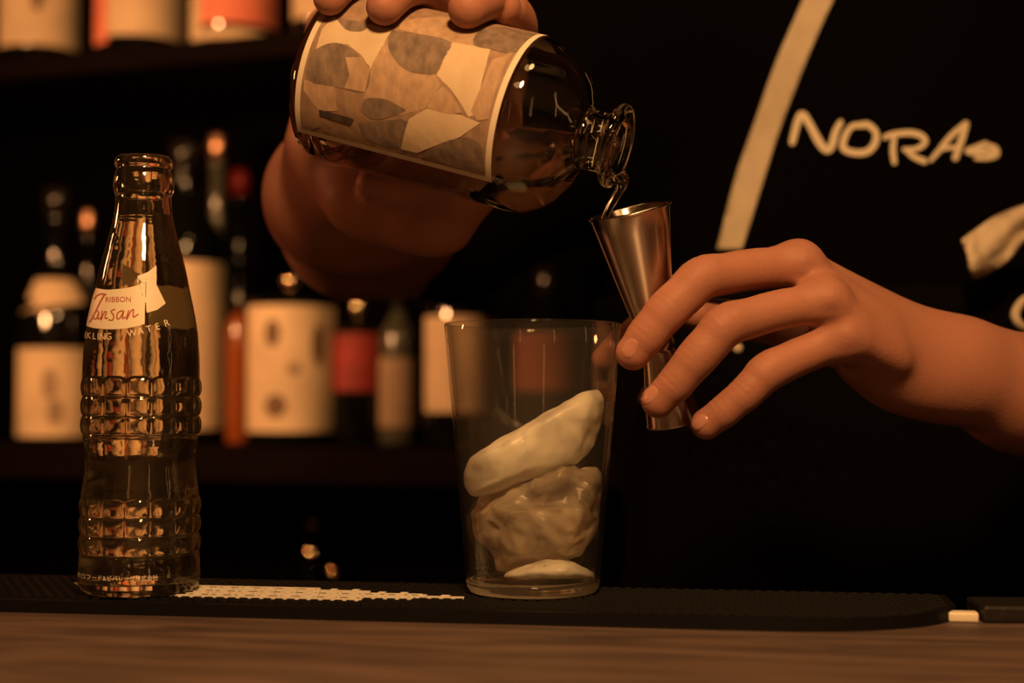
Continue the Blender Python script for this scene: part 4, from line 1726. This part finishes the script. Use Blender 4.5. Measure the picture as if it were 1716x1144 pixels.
# =================================================================== BACK BAR BOTTLES
def spirit_bottle(px, base_z, back, wpx, hgt, lab, glass, label, labm=None, neck_w=0.30, body_frac=0.62, cap=None, blotch=None, neck_label=False, squat=False, name='liquor_bottle', group=None, shape='round'):
    """wpx: body width in photo px. lab: (bottom, top) heights above the base and half angle"""
    c = on_shelf(px, back, base_z)
    r = wpx / 2 / FPX * c.y
    t = thing(name, c, label, 'bottle', group)
    bh = hgt * body_frac
    nr = r * neck_w
    prof = [(0, 0.002), (r * .8, 0.002), (r * .93, 0), (r, 0.004)] + [(r, bh * k / 4) for k in (1, 2, 3, 4)]
    prof += smooth_prof([(r, bh), (r * .93, bh + r * .35), (r * .62, bh + r * .85), (nr * 1.15, bh + r * 1.35), (nr, bh + r * 1.7)], 4)[1:]
    top_z = max(hgt, bh + r * 1.8)
    if squat:
        bh = lab[1] + 0.004
        prof = [(0, 0.002), (r * .8, 0.002), (r * .93, 0), (r, 0.004), (r, bh), (r * .93, bh + .005), (r * .5, bh + .009), (nr, bh + .010)]
        top_z = bh + .013
    prof += [] if squat else [(nr, top_z - 0.03), (nr * 1.15, top_z - 0.028), (nr * 1.15, top_z - 0.022), (nr, top_z - 0.02), (nr, top_z - .001)]
    prof += [(0, top_z)]
    bm = lathe_bm(prof, 40)
    bmesh.ops.translate(bm, vec=c, verts=bm.verts)
    obj('glass_body', bm, glass, t)
    cp = cap or M['cap_dark']
    bm = lathe_bm([(0, top_z - .002), (.006, top_z - .002), (.005, top_z + .003), (.010, top_z + .008), (.0115, top_z + .014), (.009, top_z + .021), (.004, top_z + .0245), (0, top_z + .025)] if squat else [(0, top_z - 0.018), (nr * 1.25, top_z - 0.018), (nr * 1.3, top_z - 0.004), (nr * 1.3, top_z + 0.008), (nr * 1.1, top_z + 0.0115), (0, top_z + 0.012)], 32)
    bmesh.ops.translate(bm, vec=c, verts=bm.verts)
    obj('cap', bm, cp, t)
    face = math.atan2(-c.x, -c.y)   # towards the room
    if lab:
        z0, z1, ha = lab
        m_ = labm or M['cream_label']

        def patch(a0, a1, za, zb, off, m, nm, rr=None, oval=False):
            bm = bmesh.new()
            rows = []
            for i in range(17):
                a = a0 + (a1 - a0) * i / 16
                yaw = math.atan2(c.x, c.y)
                # front of the bottle faces the camera side; angle 0 looks towards it
                ang = a - yaw
                q = Vector((math.sin(ang), -math.cos(ang), 0)) * ((rr or r) + off)
                k = math.sqrt(max(0.02, 1 - (i / 8 - 1) ** 2)) if oval else 1
                zm = (za + zb) / 2
                rows.append((bm.verts.new(c + q + Vector((0, 0, zm + (za - zm) * k))), bm.verts.new(c + q + Vector((0, 0, zm + (zb - zm) * k)))))
            for A, B in zip(rows[:-1], rows[1:]):
                bm.faces.new((A[0], B[0], B[1], A[1]))
            return obj(nm, bm, m, t)
        patch(-ha, ha, z0, z1, 0.0006, m_, 'paper_label')
        if blotch:
            for (a0, a1, za, zb, mm) in blotch:
                patch(a0, a1, za, zb, 0.0012, mm, 'label_print', oval=abs(zb - za) < .06 and abs(a1 - a0) < .9)
        if neck_label:
            zb = bh + r * .55
            bm = bmesh.new()
            rows = []
            for i in range(13):
                a = -1.1 + 1.9 * i / 12 - math.atan2(c.x, c.y)
                lo_ = bh + r * 0.15 + 0.012 * i / 12
                hi_ = bh + r * 1.05
                r0 = r * .99
                r1 = r * .60
                rows.append((bm.verts.new(c + Vector((math.sin(a) * r0, -math.cos(a) * r0, lo_))), bm.verts.new(c + Vector((math.sin(a) * r1, -math.cos(a) * r1, hi_)))))
            for A, B in zip(rows[:-1], rows[1:]):
                bm.faces.new((A[0], B[0], B[1], A[1]))
            obj('shoulder_label', bm, M['cream_label'], t)
    return t


def hz(y, px, back, z):
    """height above the shelf board seen at photo row y"""
    c = on_shelf(px, back, z)
    return P(px, y, c.y * math.cos(PITCH)).z - z


GT = 'bottles on the upper shelf'
GL = 'bottles on the lower shelf'


def top_b(px, wpx, yb, labm, label, ha=1.25, glass='dark_glass', blotch=None):
    b = hz(yb, px, .07, Z_TOP)
    return spirit_bottle(px, Z_TOP, 0.07, wpx, 0.33, (max(b, .006), 0.19, ha), M[glass], label, M[labm], blotch=blotch, group=GT, body_frac=.66)


top_b(58, 134, 84, 'cream_label', 'blurred bottle with a wide cream label, first from the left on the upper shelf', blotch=[(-.2, .1, .06, .11, M['ink'])])
top_b(228, 150, 70, 'cream_label', 'blurred bottle with cream label pink down its left side on the upper shelf', blotch=[(-1.25, -.75, .012, .19, M['pink_label'])])
top_b(388, 150, 50, 'pink_label', 'blurred bottle with a coral red label banded cream on the upper shelf', ha=1.2, blotch=[(-1.2, 1.2, .006, .016, M['cream_label']), (-1.2, -.8, .016, .19, M['cream_label'])])
top_b(545, 120, 35, 'cream_label', 'blurred cream labelled bottle half hidden behind the hand on the upper shelf')


def low_b(px, wpx, hy, lab_y, labm, label, glass='dark_glass', ha=1.3, bf=.55, back=.07, **kw):
    h = hz(hy, px, back, Z_LOW)
    lab = (max(hz(lab_y[1], px, back, Z_LOW), .004), hz(lab_y[0], px, back, Z_LOW), ha) if lab_y else None
    return spirit_bottle(px, Z_LOW, back, wpx, h, lab, M[glass], label, M[labm] if labm else None, body_frac=bf, group=GL, **kw)


low_b(93, 124, 330, (585, 730), 'cream_label', 'blurred dark bottle with square cream label and pale slanted shoulder label, lower shelf far left', bf=.50, neck_label=True,
      blotch=[(-.35, .05, .05, .085, M['dull_label']), (-.2, .2, .02, .05, M['dull_label'])])
low_b(308, 132, 250, (442, 718), 'cream_label', 'blurred bottle with a tall cream label right behind the soda bottle', bf=.66)
low_b(205, 70, 400, (600, 700), 'dull_label', 'slim dark bottle with dull label seen through the soda bottle', back=.16, ha=1.2, glass='amber')
low_b(400, 42, 500, (572, 708), 'amber', 'slim amber orange bottle left of the patterned cream label bottle', glass='amber', ha=1.5, bf=.8)
low_b(488, 146, 380, (515, 722), 'cream_label', 'blurred bottle with a broad cream label and brown brush marks on the lower shelf', bf=.62, ha=1.35, squat=True, cap=M['cap_brass'],
      blotch=[(-.62, -.25, .105, .135, M['ink']), (.45, .8, .085, .13, M['ink']), (-.6, -.1, .03, .055, M['ink']), (-.1, .2, .075, .088, M['dull_label'])])
low_b(600, 96, 480, (560, 655), 'red_label', 'dim bottle with a dark red label, middle of the lower shelf', bf=.66, back=.10, squat=True, cap=M['cap_brass'])
low_b(668, 66, 490, (600, 715), 'dull_label', 'dull grey green bottle between the red label and the glass', glass='green_glass', bf=.7, back=.10)
low_b(770, 118, 400, (532, 690), 'cream_label', 'blurred cream labelled bottle just behind the left edge of the mixing glass', bf=.64)
low_b(920, 118, 510, (560, 655), 'brown_label', 'dark bottle with a dull red brown label seen through the mixing glass', bf=.74, back=.08)
low_b(362, 34, 238, None, None, 'tall slim bottle with a shiny cap behind the tall cream label', glass='green_glass', bf=.6, back=.18, neck_w=.7, cap=M['cap_foil'])
low_b(145, 26, 366, None, None, 'slim dark bottle with a foil cap behind the slanted shoulder label', glass='dark_glass', bf=.6, back=.18, neck_w=.7, cap=M['cap_foil'])
low_b(398, 30, 300, None, None, 'tall slim bottle with a red cap right of the shiny capped one', glass='dark_glass', bf=.6, back=.18, neck_w=.8, cap=M['cap_red'])

# glasses on the lowest shelf: steel stoppers catching the lamp
for x, y, lb in ((525, 925, 'steel ball stopper glinting orange in the dark lower shelf, upper bright one'), (562, 957, 'steel ball stopper glinting brightest orange low behind the mat'), (526, 878, 'steel ball stopper glinting faintly above the other two')):
    c = on_shelf(x, {925: .045, 957: .10, 878: .20}[y], 0)
    zt_ = P(x, y, c.y).z
    t = thing('stopper_bottle', (c.x, c.y, -0.325), lb, 'bottle', 'stoppered bottles on the lowest shelf')
    hgt = zt_ + 0.325
    bm = lathe_bm([(0, 0), (.028, 0), (.03, .004), (.03, hgt * .55), (.024, hgt * .66), (.011, hgt * .78), (.010, hgt - .012), (0, hgt - .011)], 32)
    bmesh.ops.translate(bm, vec=(c.x, c.y, -0.325), verts=bm.verts)
    obj('glass_body', bm, M['dark_glass'], t)
    bm = bmesh.new()
    bmesh.ops.create_uvsphere(bm, u_segments=64, v_segments=40, radius=.012)
    bmesh.ops.translate(bm, vec=(c.x, c.y, zt_), verts=bm.verts)
    obj('stopper', bm, M['cap_brass'], t)

# =================================================================== SMALL THINGS ON THE COUNTER
q = G(1618, 1043)
o = obj('counter_block', box_bm(0.0125, 0.008, 0.0042, 0.0009), M['white_block'])
o.location = (q.x, q.y + .004, 0.0021)
o.rotation_euler = (0, 0, CA)
tag(o, 'tiny cream white block lying on the counter at far right', 'block')
q = G(1650, 1045)
bm = box_bm(0.10, 0.03, 0.0075, 0.0015, (0.05, 0.016, 0.00375))
o = obj('flat_case', bm, M['black_plastic'], None, False)
o.location = (q.x, q.y, 0)
o.rotation_euler = (0, 0, CA + .1)
tag(o, 'flat black case lying beside the cream block on the counter', 'case')
